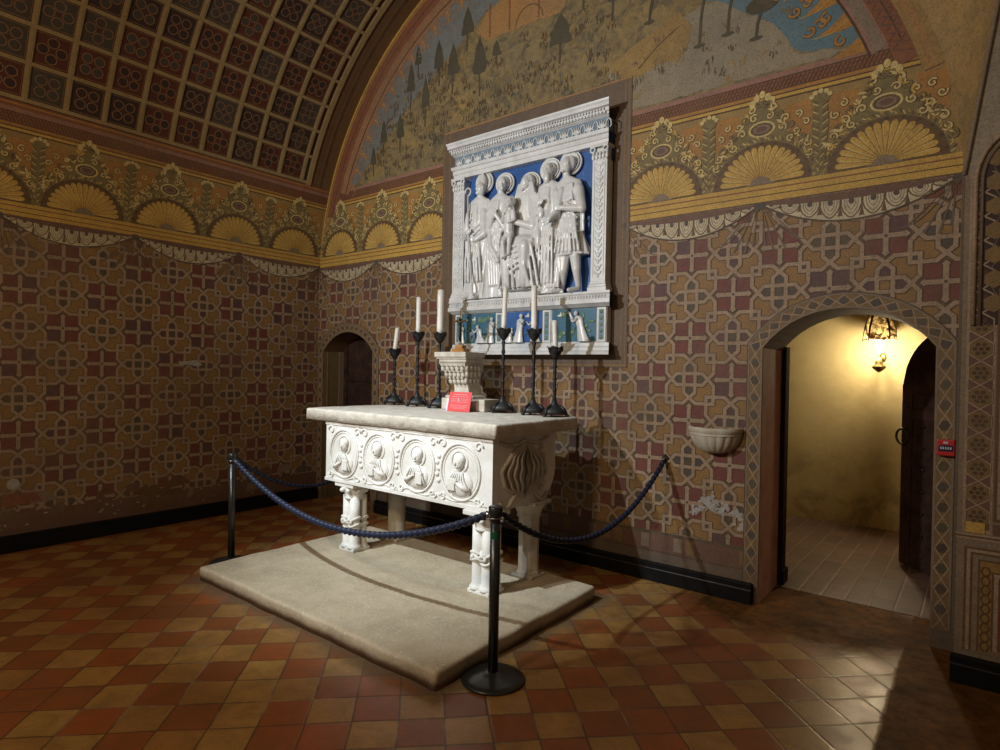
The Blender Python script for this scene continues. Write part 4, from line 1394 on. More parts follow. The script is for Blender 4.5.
for x, z in ((2.76, 2.20), (3.42, 2.21), (3.78, 2.20)):
    mb = MB(); mb.sph((x, -.106, z), (.03, .008, .012), G, 8); mb.sph((x + .01, -.106, z + .01), (.01, .008, .022), G, 8)
    app(mb.build('bird', pred))
for x in (2.505, 3.04, 3.595, 4.16):
    mb = MB(); mb.box(x, x + .085, -.106, -.09, 1.96, 2.258, G, .003); mb.box(x + .018, x + .067, -.109, -.10, 1.98, 2.24, MT['paleblue'])
    for k in range(5): mb.sph((x + .0425, -.108, 2.0 + k * .055), (.016, .007, .020), MT['green'], 8)
    app(mb.build('divider', pred))
# ledge with egg moulding
mb = MB()
mould(mb, 2.48, 4.275, [(.12, 2.262), (.16, 2.285), (.172, 2.29), (.172, 2.325), (.160, 2.332), (.150, 2.36), (.165, 2.375), (.165, 2.392)], G)
for i in range(62):
    mb.sph((2.47 + i * .0293, -.160, 2.346), (.009, .010, .013), G, 6)
app(mb.build('ledge', ap))
# pilasters
for x0, x1 in ((2.47, 2.62), (4.10, 4.243)):
    mb = MB(); xc = (x0 + x1) / 2
    mb.box(x0, x1, -.13, -.03, 2.39, 3.52, G, .003)
    mb.box(x0 + .018, x0 + .026, -.136, -.12, 2.52, 3.50, G, .002); mb.box(x1 - .026, x1 - .018, -.136, -.12, 2.52, 3.50, G, .002)
    mb.box(x0 - .02, x1 + .02, -.15, -.03, 2.39, 2.43, G, .006); mb.box(x0 - .012, x1 + .012, -.142, -.03, 2.43, 2.455, G, .006); mb.box(x0 - .006, x1 + .006, -.137, -.03, 2.455, 2.475, G, .004)
    pil = app(mb.build('pilaster', ap))
    mb = MB()
    for k in range(17):
        z = 2.53 + k * .058
        mb.sph((xc, -.130, z), (.012 + .008 * (k % 2), .008, .022), G, 8)
        for s_ in (-1, 1): mb.tube([(xc, -.131, z), (xc + s_ * .022, -.134, z + .012), (xc + s_ * .034, -.132, z + .034)], .0045, G, 5)
    app(mb.build('candelabrum_ornament', pil))
    mb = MB()
    mb.box(x0 + .004, x1 - .004, -.136, -.03, 3.51, 3.525, G, .003)
    mb.box(x0 + .01, x1 - .01, -.13, -.03, 3.52, 3.62, G, .01)
    for k in range(5):
        x = x0 + .012 + k * .0325; mb.sph((x, -.138, 3.545), (.016, .014, .03), G, 8); mb.sph((x + .006, -.145, 3.572), (.014, .012, .012), G, 8)
    for s_ in (-1, 1):
        mb.tube([(xc + s_ * (.062 + .022 * math.cos(t)), -.145, 3.605 + .022 * math.sin(t)) for t in [i * PI / 6 for i in range(12)]], .009, G, 7, closed=True)
    mb.box(x0 - .016, x1 + .016, -.155, -.03, 3.625, 3.65, G, .005)
    app(mb.build('capital', pil))
# entablature
mb = MB()
mould(mb, 2.475, 4.235, [(.125, 3.6480), (.13, 3.6857), (.138, 3.6902), (.138, 3.7261), (.155, 3.7351), (.165, 3.7620)], G)
for i in range(55): mb.sph((2.475 + i * .0323, -.150, 3.7378), (.010, .008, .009), G, 6)
app(mb.build('architrave', ap))
mb = MB(); mb.box(2.47, 4.24, -.115, -.03, 3.7620, 3.8780, MT['paleblue']); frz = app(mb.build('frieze_band', ap)); frz['label'] = 'pale blue band with white palmettes'
mb = MB()
for i in range(14):
    x = 2.53 + i * .127
    # palmette
    for a in (-50, -25, 0, 25, 50):
        t = math.radians(a); mb.tube([(x, -.118, 3.778), (x + .035 * math.sin(t), -.124, 3.778 + .036 * math.cos(t)), (x + .055 * math.sin(t), -.122, 3.778 + .078 * math.cos(t))], [.005, .009, .005], G, 6)
    # bell flower between
    for s_ in (-1, 1):
        mb.tube([(x + .0635, -.118, 3.8625), (x + .0635 + s_ * .022, -.122, 3.8355), (x + .0635 + s_ * .026, -.122, 3.7968), (x + .0635 + s_ * .012, -.12, 3.7813)], .006, G, 6)
app(mb.build('palmettes', frz))
mb = MB()
mould(mb, 2.475, 4.235, [(.12, 3.8741), (.14, 3.8845), (.15, 3.8873), (.15, 3.9060), (.165, 3.9107), (.175, 3.9340), (.205, 3.9387), (.205, 3.9620), (.22, 3.9760), (.225, 3.9900)], G)
for i in range(55): mb.box(2.465 + i * .0324, 2.465 + i * .0324 + .019, -.172, -.15, 3.8901, 3.9079, G)
for i in range(62): mb.sph((2.455 + i * .0290, -.180, 3.9247), (.010, .010, .010), G, 6)
app(mb.build('cornice', ap))

# saints: continuous draped bodies made by voxel union
def caps(mb, a, b, ra, rb, n=10):
    a = Vector(a); b = Vector(b)
    pts = [a.lerp(b, i / 4) for i in range(5)]
    mb.tube(pts, [ra + (rb - ra) * i / 4 for i in range(5)], G, n)
    mb.sph(a, ra, G, 10); mb.sph(b, rb, G, 10)
def robe(mb, x, z0, rings, yc, nr=28, fold=9, ph=0.0):
    vs = []; fs = []
    for j, (t, cx, w, dpt, amp) in enumerate(rings):
        for i in range(nr):
            a = 2 * PI * i / nr
            k = 1 + amp * (math.cos(fold * a + ph + .9 * math.sin(j * 1.1)) + .5 * math.cos((fold + 4) * a - ph + j * .4))
            vs.append((x + cx + w * k * math.cos(a), yc + dpt * k * math.sin(a), z0 + t))
    n = nr
    for j in range(len(rings) - 1):
        for i in range(n): k = (i + 1) % n; fs.append((j * n + i, j * n + k, j * n + n + k, j * n + n + i))
    fs.append(tuple(reversed(range(n)))); fs.append(tuple(range((len(rings) - 1) * n, len(rings) * n)))
    mb.add(vs, fs, G, True)
def head(mb, c, s=1.0, turn=0.0, beard=False, tilt=0.0):
    cx, cy, cz = c
    mb.sph(c, (.048 * s, .055 * s, .064 * s), G, 14)
    f = Vector((math.sin(turn), -math.cos(turn), -tilt))
    r = Vector((math.cos(turn), math.sin(turn), 0))
    mb.sph(Vector(c) + f * .050 * s + Vector((0, 0, -.006 * s)), (.011 * s, .016 * s, .017 * s), G, 8)
    mb.sph(Vector(c) + f * .042 * s + Vector((0, 0, -.042 * s)), (.022 * s, .018 * s, .016 * s), G, 8)
    for e in (-1, 1):
        mb.sph(Vector(c) + f * .040 * s + r * e * .019 * s + Vector((0, 0, .018 * s)), (.018 * s, .012 * s, .007 * s), G, 8)
        mb.sph(Vector(c) + r * e * .047 * s, (.009 * s, .012 * s, .016 * s), G, 6)
    if beard: mb.sph(Vector(c) + f * .040 * s + Vector((0, 0, -.07 * s)), (.034 * s, .026 * s, .05 * s), G, 10)
def hand(mb, c, d, s=1.0):
    c = Vector(c); d = Vector(d).normalized()
    mb.sph(c, (.022 * s, .016 * s, .022 * s), G, 8)
    side = d.cross(Vector((0, 1, 0)))
    side = side.normalized() if side.length > .01 else Vector((1, 0, 0))
    for k in range(4):
        o = side * (k - 1.5) * .011 * s
        mb.tube([c + o, c + o + d * .03 * s, c + o + d * (.052 - .004 * abs(k - 1.5)) * s + Vector((0, -.004, -.004))], .0062 * s, G, 6)
    mb.tube([c - side * .012 * s, c - side * .03 * s + d * .018 * s], .0065 * s, G, 6)
def finish(mb, name, parent, voxel=.0068, dx=0.0):
    mb.v = [(x + dx, y, 2.40 + (z - 2.40) * 1.085) for x, y, z in mb.v]
    o = app(mb.build(name, parent))
    r = o.modifiers.new('r', 'REMESH'); r.mode = 'VOXEL'; r.voxel_size = voxel; r.use_smooth_shade = True
    s_ = o.modifiers.new('s', 'SMOOTH'); s_.factor = .5; s_.iterations = 1
    return o
def halo(c, r, parent, dx=0.0):
    mb = MB(); c = (c[0] + dx - .012, -.085, 2.40 + (c[2] - 2.40) * 1.085); r = r * 1.1
    bm = bmesh.new(); bmesh.ops.create_cone(bm, cap_ends=True, segments=28, radius1=r, radius2=r * .96, depth=.014)
    T = Matrix.Translation(c) @ Matrix.Rotation(PI / 2, 4, 'X') @ Matrix.Rotation(.12, 4, 'Y')
    mb.bm(bm, G, False, T)
    mb.tube([(c[0] + r * .8 * math.cos(t), c[1] - .012, c[2] + r * .8 * math.sin(t)) for t in [2 * PI * i / 24 for i in range(24)]], .005, G, 5, closed=True)
    app(mb.build('halo', parent))
YC = -.118
def standing(x, z0, H, hx=0.0, sway=.02, fold=9, ph=0., wide=1.0, short=None, name='saint_figure'):
    """H = height to shoulders"""
    mb = MB(); w = wide * 1.24; H = H * 1.045
    mb.tube([(x + hx * .6, YC, z0 + H * .96), (x + hx, YC - .012, z0 + H * 1.13)], [.040, .032], G, 10)
    if short is None:
        rings = [(0.0, 0, .125 * w, .07, .15), (.06, 0, .12 * w, .068, .15), (.22, sway * .5, .112 * w, .066, .14), (.42, sway, .105 * w, .066, .12),
                 (.56, sway * 1.2, .108 * w, .068, .06), (.66, sway, .095 * w, .062, .05), (.80, sway * .6, .105 * w, .065, .045), (.92, hx * .3, .120 * w, .062, .03), (1.0, hx * .5, .10 * w, .05, .02), (1.05, hx * .7, .035, .035, 0)]
    else:
        rings = [(short, 0, .150 * w, .075, .13), (short + .04, 0, .145 * w, .074, .13), (.52, sway, .115 * w, .068, .07),
                 (.64, sway * 1.2, .092 * w, .062, .05), (.80, sway * .6, .105 * w, .066, .04), (.92, hx * .3, .120 * w, .062, .02), (1.0, hx * .5, .10 * w, .05, .02), (1.05, hx * .7, .035, .035, 0)]
    rings = [(t * H, a, b, c, d) for t, a, b, c, d in rings]
    robe(mb, x, z0, rings, YC, fold=fold, ph=ph)
    return mb
def drape(mb, pts, r=.012):
    mb.tube(pts, r * 1.15, G, 7)
Z0 = 2.40
def torso_folds(mb, x, sg, w=1.0, z=3.16):
    for k in range(6):
        a = (x + sg * .085 * w, YC - .045, z + .05 - k * .012); b = (x + sg * (.02 - .01 * k) * w, YC - .078, z - .06 - k * .035); c = (x - sg * .09 * w, YC - .055, z - .14 - k * .055)
        drape(mb, [a, b, c], .0095)
    for k in range(4):
        drape(mb, [(x - .03 + k * .02, YC - .058, z + .10), (x - .035 + k * .023, YC - .074, z + .02), (x - .045 + k * .03, YC - .078, z - .05)], .0075)
    for s_ in (-1, 1):
        for k in range(3): drape(mb, [(x + s_ * (.10 + .012 * k) * w, YC - .04, z + .02), (x + s_ * (.115 + .012 * k) * w, YC - .045, z - .12), (x + s_ * (.11 + .012 * k) * w, YC - .03, z - .30)], .009)
# 1 bishop with mitre and crozier
mb = standing(2.745, Z0, .86, .03, .03, 9, .4, 1.05)
head(mb, (2.79, YC - .02, 3.405), 1.0, -.5); 
mb.sph((2.795, YC, 3.475), (.046, .04, .065), G, 12); mb.sph((2.795, YC, 3.53), (.022, .025, .03), G, 8)
caps(mb, (2.66, YC - .03, 3.18), (2.63, YC - .06, 2.98), .045, .036); caps(mb, (2.63, YC - .06, 2.98), (2.70, YC - .11, 3.0), .034, .022); hand(mb, (2.71, YC - .115, 3.01), (1, -.2, .2))
caps(mb, (2.84, YC - .03, 3.18), (2.875, YC - .06, 2.98), .045, .038); caps(mb, (2.875, YC - .06, 2.98), (2.80, YC - .10, 2.93), .034, .022); hand(mb, (2.79, YC - .105, 2.93), (-1, -.2, .1))
for k in range(6): drape(mb, [(2.66 + k * .03, YC - .07, 2.93), (2.655 + k * .036, YC - .085, 2.75), (2.65 + k * .04, YC - .075, 2.55)], .011)
for k in range(4): drape(mb, [(2.66, YC - .065, 3.12 - k * .05), (2.75, YC - .085, 3.03 - k * .05), (2.86, YC - .07, 3.10 - k * .045)], .010)
caps(mb, (2.68, YC - .05, 2.44), (2.64, YC - .10, 2.415), .026, .018); caps(mb, (2.80, YC - .05, 2.44), (2.79, YC - .11, 2.415), .026, .018)
torso_folds(mb, 2.745, 1)
f1 = finish(mb, 'saint_figure', ap, dx=0.06); halo((2.80, -.055, 3.475), .098, f1, 0.06)
mb = MB(); mb.tube([(2.80, YC - .125, 2.42), (2.72, YC - .12, 2.85), (2.66, YC - .07, 3.35)], .008, G, 8)
mb.tube([(2.66 + .035 * math.cos(t), YC - .07, 3.385 + .035 * math.sin(t)) for t in [-PI / 2 + i * .5 for i in range(11)]], .008, G, 7)
mb.v = [(x + .06, y, 2.40 + (z - 2.40) * 1.085) for x, y, z in mb.v]; app(mb.build('crozier', f1))
# 2 saint with joined hands
mb = standing(3.02, Z0, .85, .03, -.02, 8, 1.7, .92)
head(mb, (3.075, YC - .02, 3.405), .98, .5, tilt=.2)
mb.sph((3.07, YC + .01, 3.42), (.056, .05, .066), G, 12)
for s_ in (-1, 1): caps(mb, (3.04 + s_ * .09, YC - .03, 3.18), (3.05 + s_ * .10, YC - .07, 3.0), .042, .034); caps(mb, (3.05 + s_ * .10, YC - .07, 3.0), (3.06 + s_ * .012, YC - .12, 3.12), .03, .02)
hand(mb, (3.06, YC - .125, 3.13), (.1, -.1, 1))
for k in range(5): drape(mb, [(2.98 + k * .035, YC - .07, 3.06), (2.95 + k * .035, YC - .085, 2.85), (2.98 + k * .03, YC - .075, 2.5)], .011)
drape(mb, [(2.94, YC - .06, 3.1), (3.0, YC - .1, 2.85), (3.1, YC - .09, 2.7)], .02)
torso_folds(mb, 3.03, -1)
f2 = finish(mb, 'saint_figure', ap, dx=0.045); halo((3.075, -.055, 3.425), .098, f2, 0.045)
# 3 seated Virgin
mb = MB()
robe(mb, 3.35, Z0 + .05, [(0, 0, .225, .09, .11), (.08, 0, .215, .09, .11), (.25, 0, .205, .095, .09), (.40, .0, .20, .10, .05), (.46, 0, .16, .09, .03), (.54, .0, .105, .075, .02), (.72, .01, .11, .07, .02), (.84, .02, .115, .06, .01), (.90, .03, .06, .045, 0), (.93, .03, .03, .03, 0)], YC, 32, 9, .3)
for s_ in (-1, 1): caps(mb, (3.35 + s_ * .09, YC - .02, 2.86), (3.34 + s_ * .115, YC - .14, 2.80), .07, .055); caps(mb, (3.34 + s_ * .115, YC - .14, 2.80), (3.33 + s_ * .10, YC - .11, 2.50), .055, .045)
for k in range(6): drape(mb, [(3.24 + k * .045, YC - .15, 2.78), (3.23 + k * .047, YC - .16, 2.64), (3.20 + k * .06, YC - .12, 2.46)], .012)
for k in range(4): drape(mb, [(3.23, YC - .15, 2.79 - k * .05), (3.34, YC - .12, 2.72 - k * .055), (3.45, YC - .15, 2.79 - k * .05)], .011)
head(mb, (3.385, YC - .04, 3.36), 1.0, -.55, tilt=.3); mb.sph((3.395, YC - .01, 3.375), (.062, .056, .072), G, 12); caps(mb, (3.37, YC - .01, 3.2), (3.385, YC - .02, 3.33), .045, .035)
caps(mb, (3.40, YC, 3.34), (3.47, YC - .02, 3.18), .05, .05); caps(mb, (3.47, YC - .03, 3.18), (3.50, YC - .07, 2.97), .05, .042); caps(mb, (3.50, YC - .07, 2.97), (3.33, YC - .15, 3.02), .038, .024); hand(mb, (3.31, YC - .155, 3.03), (-1, -.1, 0))
caps(mb, (3.28, YC - .03, 3.18), (3.23, YC - .07, 3.03), .045, .036); caps(mb, (3.23, YC - .07, 3.03), (3.26, YC - .14, 2.92), .034, .022)
for k in range(4): drape(mb, [(3.44 + k * .022, YC - .06, 3.26), (3.50 + k * .015, YC - .07, 3.1), (3.50 + k * .02, YC - .09, 2.86)], .010)
mb.box(3.15, 3.56, -.13, -.04, 2.39, 2.47, G)
mb.sph((3.36, YC - .07, 2.83), (.20, .10, .085), G, 18)
for k in range(9):
    t = (k - 4) / 4
    drape(mb, [(3.36 + t * .15, YC - .165 + abs(t) * .03, 2.83), (3.36 + t * .19, YC - .15 + abs(t) * .03, 2.66), (3.36 + t * .23, YC - .11, 2.46)], .013)
for k in range(5): drape(mb, [(3.20, YC - .12, 2.86 - k * .03), (3.36, YC - .18, 2.80 - k * .05), (3.53, YC - .12, 2.86 - k * .03)], .010)
for s_ in (-1, 1):
    for k in range(3): drape(mb, [(3.385 + s_ * (.055 + k * .01), YC - .05, 3.36), (3.385 + s_ * (.085 + k * .016), YC - .06, 3.22), (3.38 + s_ * (.12 + k * .018), YC - .05, 3.0)], .010)
f3 = finish(mb, 'saint_figure', ap, dx=0.03); halo((3.395, -.055, 3.375), .102, f3, 0.03)
# the child on her knee
mb = MB(); yb = YC - .16
caps(mb, (3.285, yb, 2.93), (3.29, yb, 3.08), .048, .044)
head(mb, (3.295, yb - .01, 3.185), .82, .2); mb.sph((3.295, yb + .012, 3.20), (.044, .042, .046), G, 10); caps(mb, (3.292, yb, 3.08), (3.295, yb, 3.16), .026, .024)
caps(mb, (3.25, yb, 3.10), (3.22, yb - .02, 3.02), .020, .016); caps(mb, (3.22, yb - .02, 3.02), (3.25, yb - .045, 3.07), .016, .012); hand(mb, (3.252, yb - .05, 3.08), (0, -.2, 1), .6)
caps(mb, (3.33, yb, 3.10), (3.36, yb - .02, 3.03), .020, .016); caps(mb, (3.36, yb - .02, 3.03), (3.33, yb - .05, 3.01), .016, .012); hand(mb, (3.325, yb - .052, 3.01), (-1, -.2, 0), .6)
caps(mb, (3.265, yb, 2.92), (3.25, yb - .045, 2.84), .030, .024); caps(mb, (3.25, yb - .045, 2.84), (3.255, yb - .03, 2.72), .023, .015); caps(mb, (3.255, yb - .03, 2.715), (3.25, yb - .06, 2.705), .014, .010)
caps(mb, (3.31, yb, 2.92), (3.33, yb - .05, 2.86), .030, .024); caps(mb, (3.33, yb - .05, 2.86), (3.31, yb - .035, 2.74), .023, .015); caps(mb, (3.31, yb - .035, 2.735), (3.30, yb - .065, 2.725), .014, .010)
finish(mb, 'child_figure', ap, .006, .03)
# 4 bearded old saint holding a cloth bundle
mb = standing(3.665, Z0, .87, -.01, .01, 9, 2.5, .98)
head(mb, (3.655, YC - .02, 3.435), 1.0, .1, beard=True); mb.sph((3.66, YC + .015, 3.45), (.055, .045, .06), G, 12)
for s_ in (-1, 1): caps(mb, (3.66 + s_ * .095, YC - .03, 3.22), (3.67 + s_ * .12, YC - .06, 3.05), .044, .036)
caps(mb, (3.55, YC - .06, 3.05), (3.62, YC - .12, 3.14), .034, .022); hand(mb, (3.63, YC - .125, 3.15), (1, -.1, .5))
caps(mb, (3.78, YC - .06, 3.05), (3.72, YC - .12, 3.0), .034, .022); hand(mb, (3.70, YC - .125, 3.0), (-1, -.1, -.2))
mb.sph((3.63, YC - .10, 3.06), (.035, .025, .06), G, 10)
for k in range(6): drape(mb, [(3.60 + k * .028, YC - .07, 3.0), (3.58 + k * .034, YC - .088, 2.8), (3.56 + k * .038, YC - .075, 2.48)], .011)
mb.sph((3.60, YC - .09, 2.86), (.03, .025, .09), G, 10)
caps(mb, (3.63, YC - .05, 2.44), (3.60, YC - .10, 2.415), .026, .018)
torso_folds(mb, 3.66, 1, z=3.18)
f4 = finish(mb, 'saint_figure', ap, dx=-0.005); halo((3.655, -.055, 3.455), .102, f4, -0.005)
# 5 youth in a short tunic, one leg bare
mb = standing(3.885, Z0, .87, -.06, -.01, 10, .9, .98, short=.33)
head(mb, (3.855, YC - .035, 3.445), 1.0, -.8, tilt=.25); mb.sph((3.875, YC, 3.46), (.056, .055, .062), G, 12)
caps(mb, (3.98, YC - .03, 3.22), (4.03, YC - .06, 3.06), .048, .040); caps(mb, (4.03, YC - .06, 3.06), (3.87, YC - .13, 3.07), .036, .022); hand(mb, (3.85, YC - .135, 3.07), (-1, -.1, .2))
caps(mb, (3.82, YC - .05, 3.22), (3.80, YC - .10, 3.06), .042, .034); caps(mb, (3.80, YC - .10, 3.06), (3.76, YC - .15, 3.0), .03, .02); hand(mb, (3.75, YC - .155, 2.99), (-.6, -.2, -1))
for k in range(7): drape(mb, [(3.83 + k * .022, YC - .07, 3.0), (3.80 + k * .032, YC - .085, 2.86), (3.77 + k * .042, YC - .08, 2.72)], .010)
caps(mb, (3.93, YC, 2.76), (3.97, YC - .03, 2.58), .058, .042); caps(mb, (3.97, YC - .03, 2.58), (3.975, YC - .0, 2.44), .040, .024); caps(mb, (3.975, YC - .01, 2.425), (3.93, YC - .09, 2.41), .024, .018)
caps(mb, (3.83, YC, 2.76), (3.83, YC - .02, 2.58), .06, .044); caps(mb, (3.83, YC - .02, 2.58), (3.80, YC + .01, 2.44), .042, .024); caps(mb, (3.80, YC, 2.425), (3.74, YC - .07, 2.41), .024, .018)
for k in range(4): drape(mb, [(3.80, YC - .05, 2.74), (3.74 + k * .02, YC - .05, 2.6), (3.68 + k * .04, YC - .06, 2.44)], .014)
torso_folds(mb, 3.90, -1, z=3.18)
f5 = finish(mb, 'saint_figure', ap, dx=0); halo((3.865, -.055, 3.475), .102, f5, 0)

# ------------------------------------------------------------------ things on the altar
def candlestick(x, y, zpan, rb, label):
    z0 = 1.325
    t = thing('candlestick', label, 'candlestick', (x, y, z0), 'iron candlesticks on the altar')
    h = zpan - z0
    I = MT['iron']
    mb = MB()   # foot: domed tripod with lobes
    mb.lathe([(.0, .15), (.016, .148), (.026, .11), (.050, .085), (.085, .055), (.100, .020)], I, (0, 0, 0), 24, rfun=lambda a, z: 1 + (.10 * math.cos(3 * a) if z < .1 else 0))
    for k in range(3):
        a = 2 * PI * k / 3 + .3
        mb.tube([(.04 * math.cos(a), .04 * math.sin(a), .09), (.085 * math.cos(a), .085 * math.sin(a), .06), (.11 * math.cos(a), .11 * math.sin(a), .012)], [.014, .016, .013], I, 8)
        mb.sph((.11 * math.cos(a), .11 * math.sin(a), .012), (.020, .020, .012), I, 10)
    mb.build('foot', t)
    mb = MB()   # twisted stem with knops
    n = 60; zz = [.075 + (h - .075 - .02) * i / n for i in range(n + 1)]
    def rr(i): return .0105
    mb.tube([(0, 0, z) for z in zz], .0135, I, 8, rf=lambda ph, i: 1 + .28 * math.cos(4 * ph + i * .9))
    for q in (.03, .32, .52, .74, .97):
        z = .08 + (h - .1) * q; mb.sph((0, 0, z), (.020, .020, .014), I, 12)
    mb.build('stem', t)
    mb = MB()   # cup with leaf-like points
    mb.lathe([(.012, h - .075), (.026, h - .06), (.046, h - .035), (.054, h - .01), (.055, h + .022), (.050, h + .022), (.046, h)], I, (0, 0, 0), 24)
    for k in range(5):
        a = 2 * PI * k / 5; ca, sa = math.cos(a), math.sin(a)
        px = [(.052, -.034, h - .01), (.052, .034, h - .01), (.062, .028, h + .024), (.072, 0, h + .036), (.062, -.028, h + .024)]
        vs = [(p[0] * ca - p[1] * sa, p[0] * sa + p[1] * ca, p[2]) for p in px]; px2 = [(p[0] - .005, p[1], p[2]) for p in px]
        vs += [(p[0] * ca - p[1] * sa, p[0] * sa + p[1] * ca, p[2]) for p in px2]
        mb.add(vs, [(0, 1, 2, 3, 4), (9, 8, 7, 6, 5)] + [(i, (i + 1) % 5, 5 + (i + 1) % 5, 5 + i) for i in range(5)], I)
    mb.build('drip_cup', t)
    return t
def candle(x, y, z0, z1, r, label, tilt=(0, 0)):
    mb = MB(); h = z1 - z0
    top = Vector((tilt[0], tilt[1], h))
    pts = [top * (i / 6) for i in range(7)]
    mb.tube(pts, [r * 1.03] * 2 + [r] * 4 + [r * .97], MT['wax'], 16)
    mb.sph(top, (r * .97, r * .97, r * .3), MT['wax'], 12)
    o = mb.build('candle'); o.location = (x, y, z0)
    wb = MB(); wb.tube([top, top + Vector((.001, 0, .012)), top + Vector((.004, 0, .018))], .0018, MT['iron'], 6); wb.build('wick', o)
    tag(o, label, 'candle', 'white candles on the altar candlesticks')
    return o
CS = [(2.03, -.50, 1.872, 2.11, .022, .024, 'short iron candlestick at the far left end of the altar, nearest the left wall', 'short white candle leaning to the right in the leftmost low candlestick', (.035, 0)),
      (2.37, -.50, 2.035, 2.405, .023, .02, 'tall iron candlestick second from the left end of the altar', 'tall white candle in the second candlestick from the left', (0, 0)),
      (2.68, -.51, 2.02, 2.455, .030, .02, 'tall iron candlestick half hidden by the stone pedestal left of the crucifix', 'thickest tall white candle in the candlestick just left of the crucifix', (0, 0)),
      (3.45, -.50, 2.04, 2.435, .021, .02, 'tall iron candlestick nearest to the right of the stone pedestal and crucifix', 'tall thin white candle just right of the crucifix and in front of the seated figure', (0.012, 0)),
      (3.78, -.50, 2.025, 2.42, .026, .02, 'tall iron candlestick second from the right end of the altar', 'tall white candle between the thin tall one and the rightmost stub', (-.008, 0)),
      (4.01, -.52, 1.872, 2.115, .022, .02, 'short iron candlestick at the right end corner of the altar slab', 'short white candle stub in the rightmost low candlestick', (-.012, 0))]
for x, y, zp, zt, r, rb, l1, l2, tl in CS:
    candlestick(x, y, zp, rb, l1); candle(x, y, zp + .003, zt, r, l2, tl)

# pedestal (carved capital) with block
ped = thing('stone_pedestal', 'carved white stone capital on a block on the altar slab, carrying the small crucifix', 'pedestal', (2.95, -.46, 1.325))
S = MT['oldmarble']
mb = MB(); mb.box(-.12, .40, -.17, .05, 0.004, .11, S, .006); mb.box(-.10, .24, -.14, .05, .11, .135, S, .006); mb.build('plinth', ped)
mb = MB()
def sq(z, w, d, cx=0.0): return (z, w, d, cx)
secs = [(.135, .095, .09, .06), (.20, .085, .085, .05), (.24, .088, .088, .04), (.27, .10, .10, .02), (.33, .125, .115, .0), (.40, .15, .13, -.02), (.44, .165, .14, -.03)]
vs = []; fs = []
for z, w, d, cx in secs: vs += [(cx - w, -d, z), (cx + w, -d, z), (cx + w, d, z), (cx - w, d, z)]
for i in range(len(secs) - 1):
    for j in range(4): k = (j + 1) % 4; fs.append((i * 4 + j, i * 4 + k, i * 4 + 4 + k, i * 4 + 4 + j))
fs += [(3, 2, 1, 0), tuple(range(len(vs) - 4, len(vs)))]
mb.add(vs, fs, S); mb.build('shaft', ped)
mb = MB(); rn = random.Random(2)
for row, (z, n, w, cx) in enumerate(((.27, 4, .10, .02), (.33, 5, .13, .0), (.385, 5, .15, -.02))):
    for k in range(n):
        x = cx - w + 2 * w * (k + .5) / n
        mb.sph((x, -.112 - row * .01, z), (.026, .02, .032), S, 10); mb.tube([(x - .018, -.118 - row * .01, z + .01), (x, -.14 - row * .008, z + .032), (x + .018, -.125 - row * .008, z + .012)], .008, S, 7)
    for k in range(4):
        y = -.10 + .055 * k; mb.sph((cx + w, y, z), (.018, .024, .03), S, 8)
mb.build('leaf_carving', ped)
mb = MB(); mb.box(-.18, .16, -.155, .08, .44, .47, S, .01); mb.box(-.215, .175, -.18, .10, .488, .535, S, .006); mb.box(-.20, .168, -.165, .09, .47, .488, S, .004); mb.build('top_slab', ped)
cr = thing('crucifix', 'small dark metal crucifix with gilded stepped foot standing on the stone pedestal', 'crucifix', (2.94, -.50, 1.862))
mb = MB(); mb.box(-.075, .075, -.045, .045, 0, .030, MT['gilt'], .004); mb.box(-.045, .045, -.03, .03, .03, .065, MT['gilt'], .004); mb.build('foot', cr)
mb = MB(); mb.box(-.009, .009, -.006, .006, .06, .40, MT['brass'], .003); mb.box(-.075, .075, -.006, .006, .285, .303, MT['brass'], .003)
for x, z in ((-.075, .294), (.075, .294), (0, .40)): mb.sph((x, 0, z), (.013, .009, .013), MT['brass'], 10)
mb.build('cross', cr)
mb = MB()
mb.tube([(0, -.014, .275), (.003, -.018, .22), (0, -.016, .19), (.004, -.020, .15), (0, -.016, .10)], [.014, .012, .012, .010, .006], MT['iron'], 8)
mb.sph((0.003, -.02, .305), (.011, .012, .014), MT['iron'], 10)
for s_ in (-1, 1): mb.tube([(s_ * .010, -.014, .272), (s_ * .035, -.012, .284), (s_ * .066, -.009, .292)], [.006, .005, .004], MT['iron'], 6)
mb.build('christ_figure', cr)
# red sign in a clear stand
sg = thing('table_sign', 'small red printed notice propped on the altar slab before the stone pedestal', 'sign', (3.16, -.76, 1.326))
sg.rotation_euler = (0, 0, math.radians(8))
mb = MB()
T = Matrix.Rotation(math.radians(-14), 4, 'X')
def tb(mb, x0, x1, z0, z1, y0, y1, m_):
    vs = [T @ Vector((x, y, z)) for z in (z0, z1) for y in (y0, y1) for x in (x0, x1)]
    mb.add(vs, [(0, 2, 3, 1), (4, 5, 7, 6), (0, 1, 5, 4), (2, 6, 7, 3), (0, 4, 6, 2), (1, 3, 7, 5)], m_)
tb(mb, -.118, .118, 0.002, .178, -.004, .002, MT['redcard'])
card = mb.build('card', sg)
mb = MB()
rn = random.Random(4)
for k, (z, w, hh) in enumerate(((.15, .07, .010), (.132, .085, .007), (.112, .09, .006), (.098, .088, .006), (.084, .09, .006), (.058, .088, .004), (.048, .08, .004), (.038, .09, .004), (.028, .06, .004))):
    x = -w
    while x < w:
        l = rn.uniform(.008, .03); tb(mb, x, min(w, x + l), z, z + hh * .7, -.0055, -.0042, MT['pinkink']); x += l + .006
mb.build('printed_text', card)
mb = MB(); tb(mb, -.135, -.118, .0, .12, -.004, .002, MT['whiteink']); mb.build('edge_strip', sg)
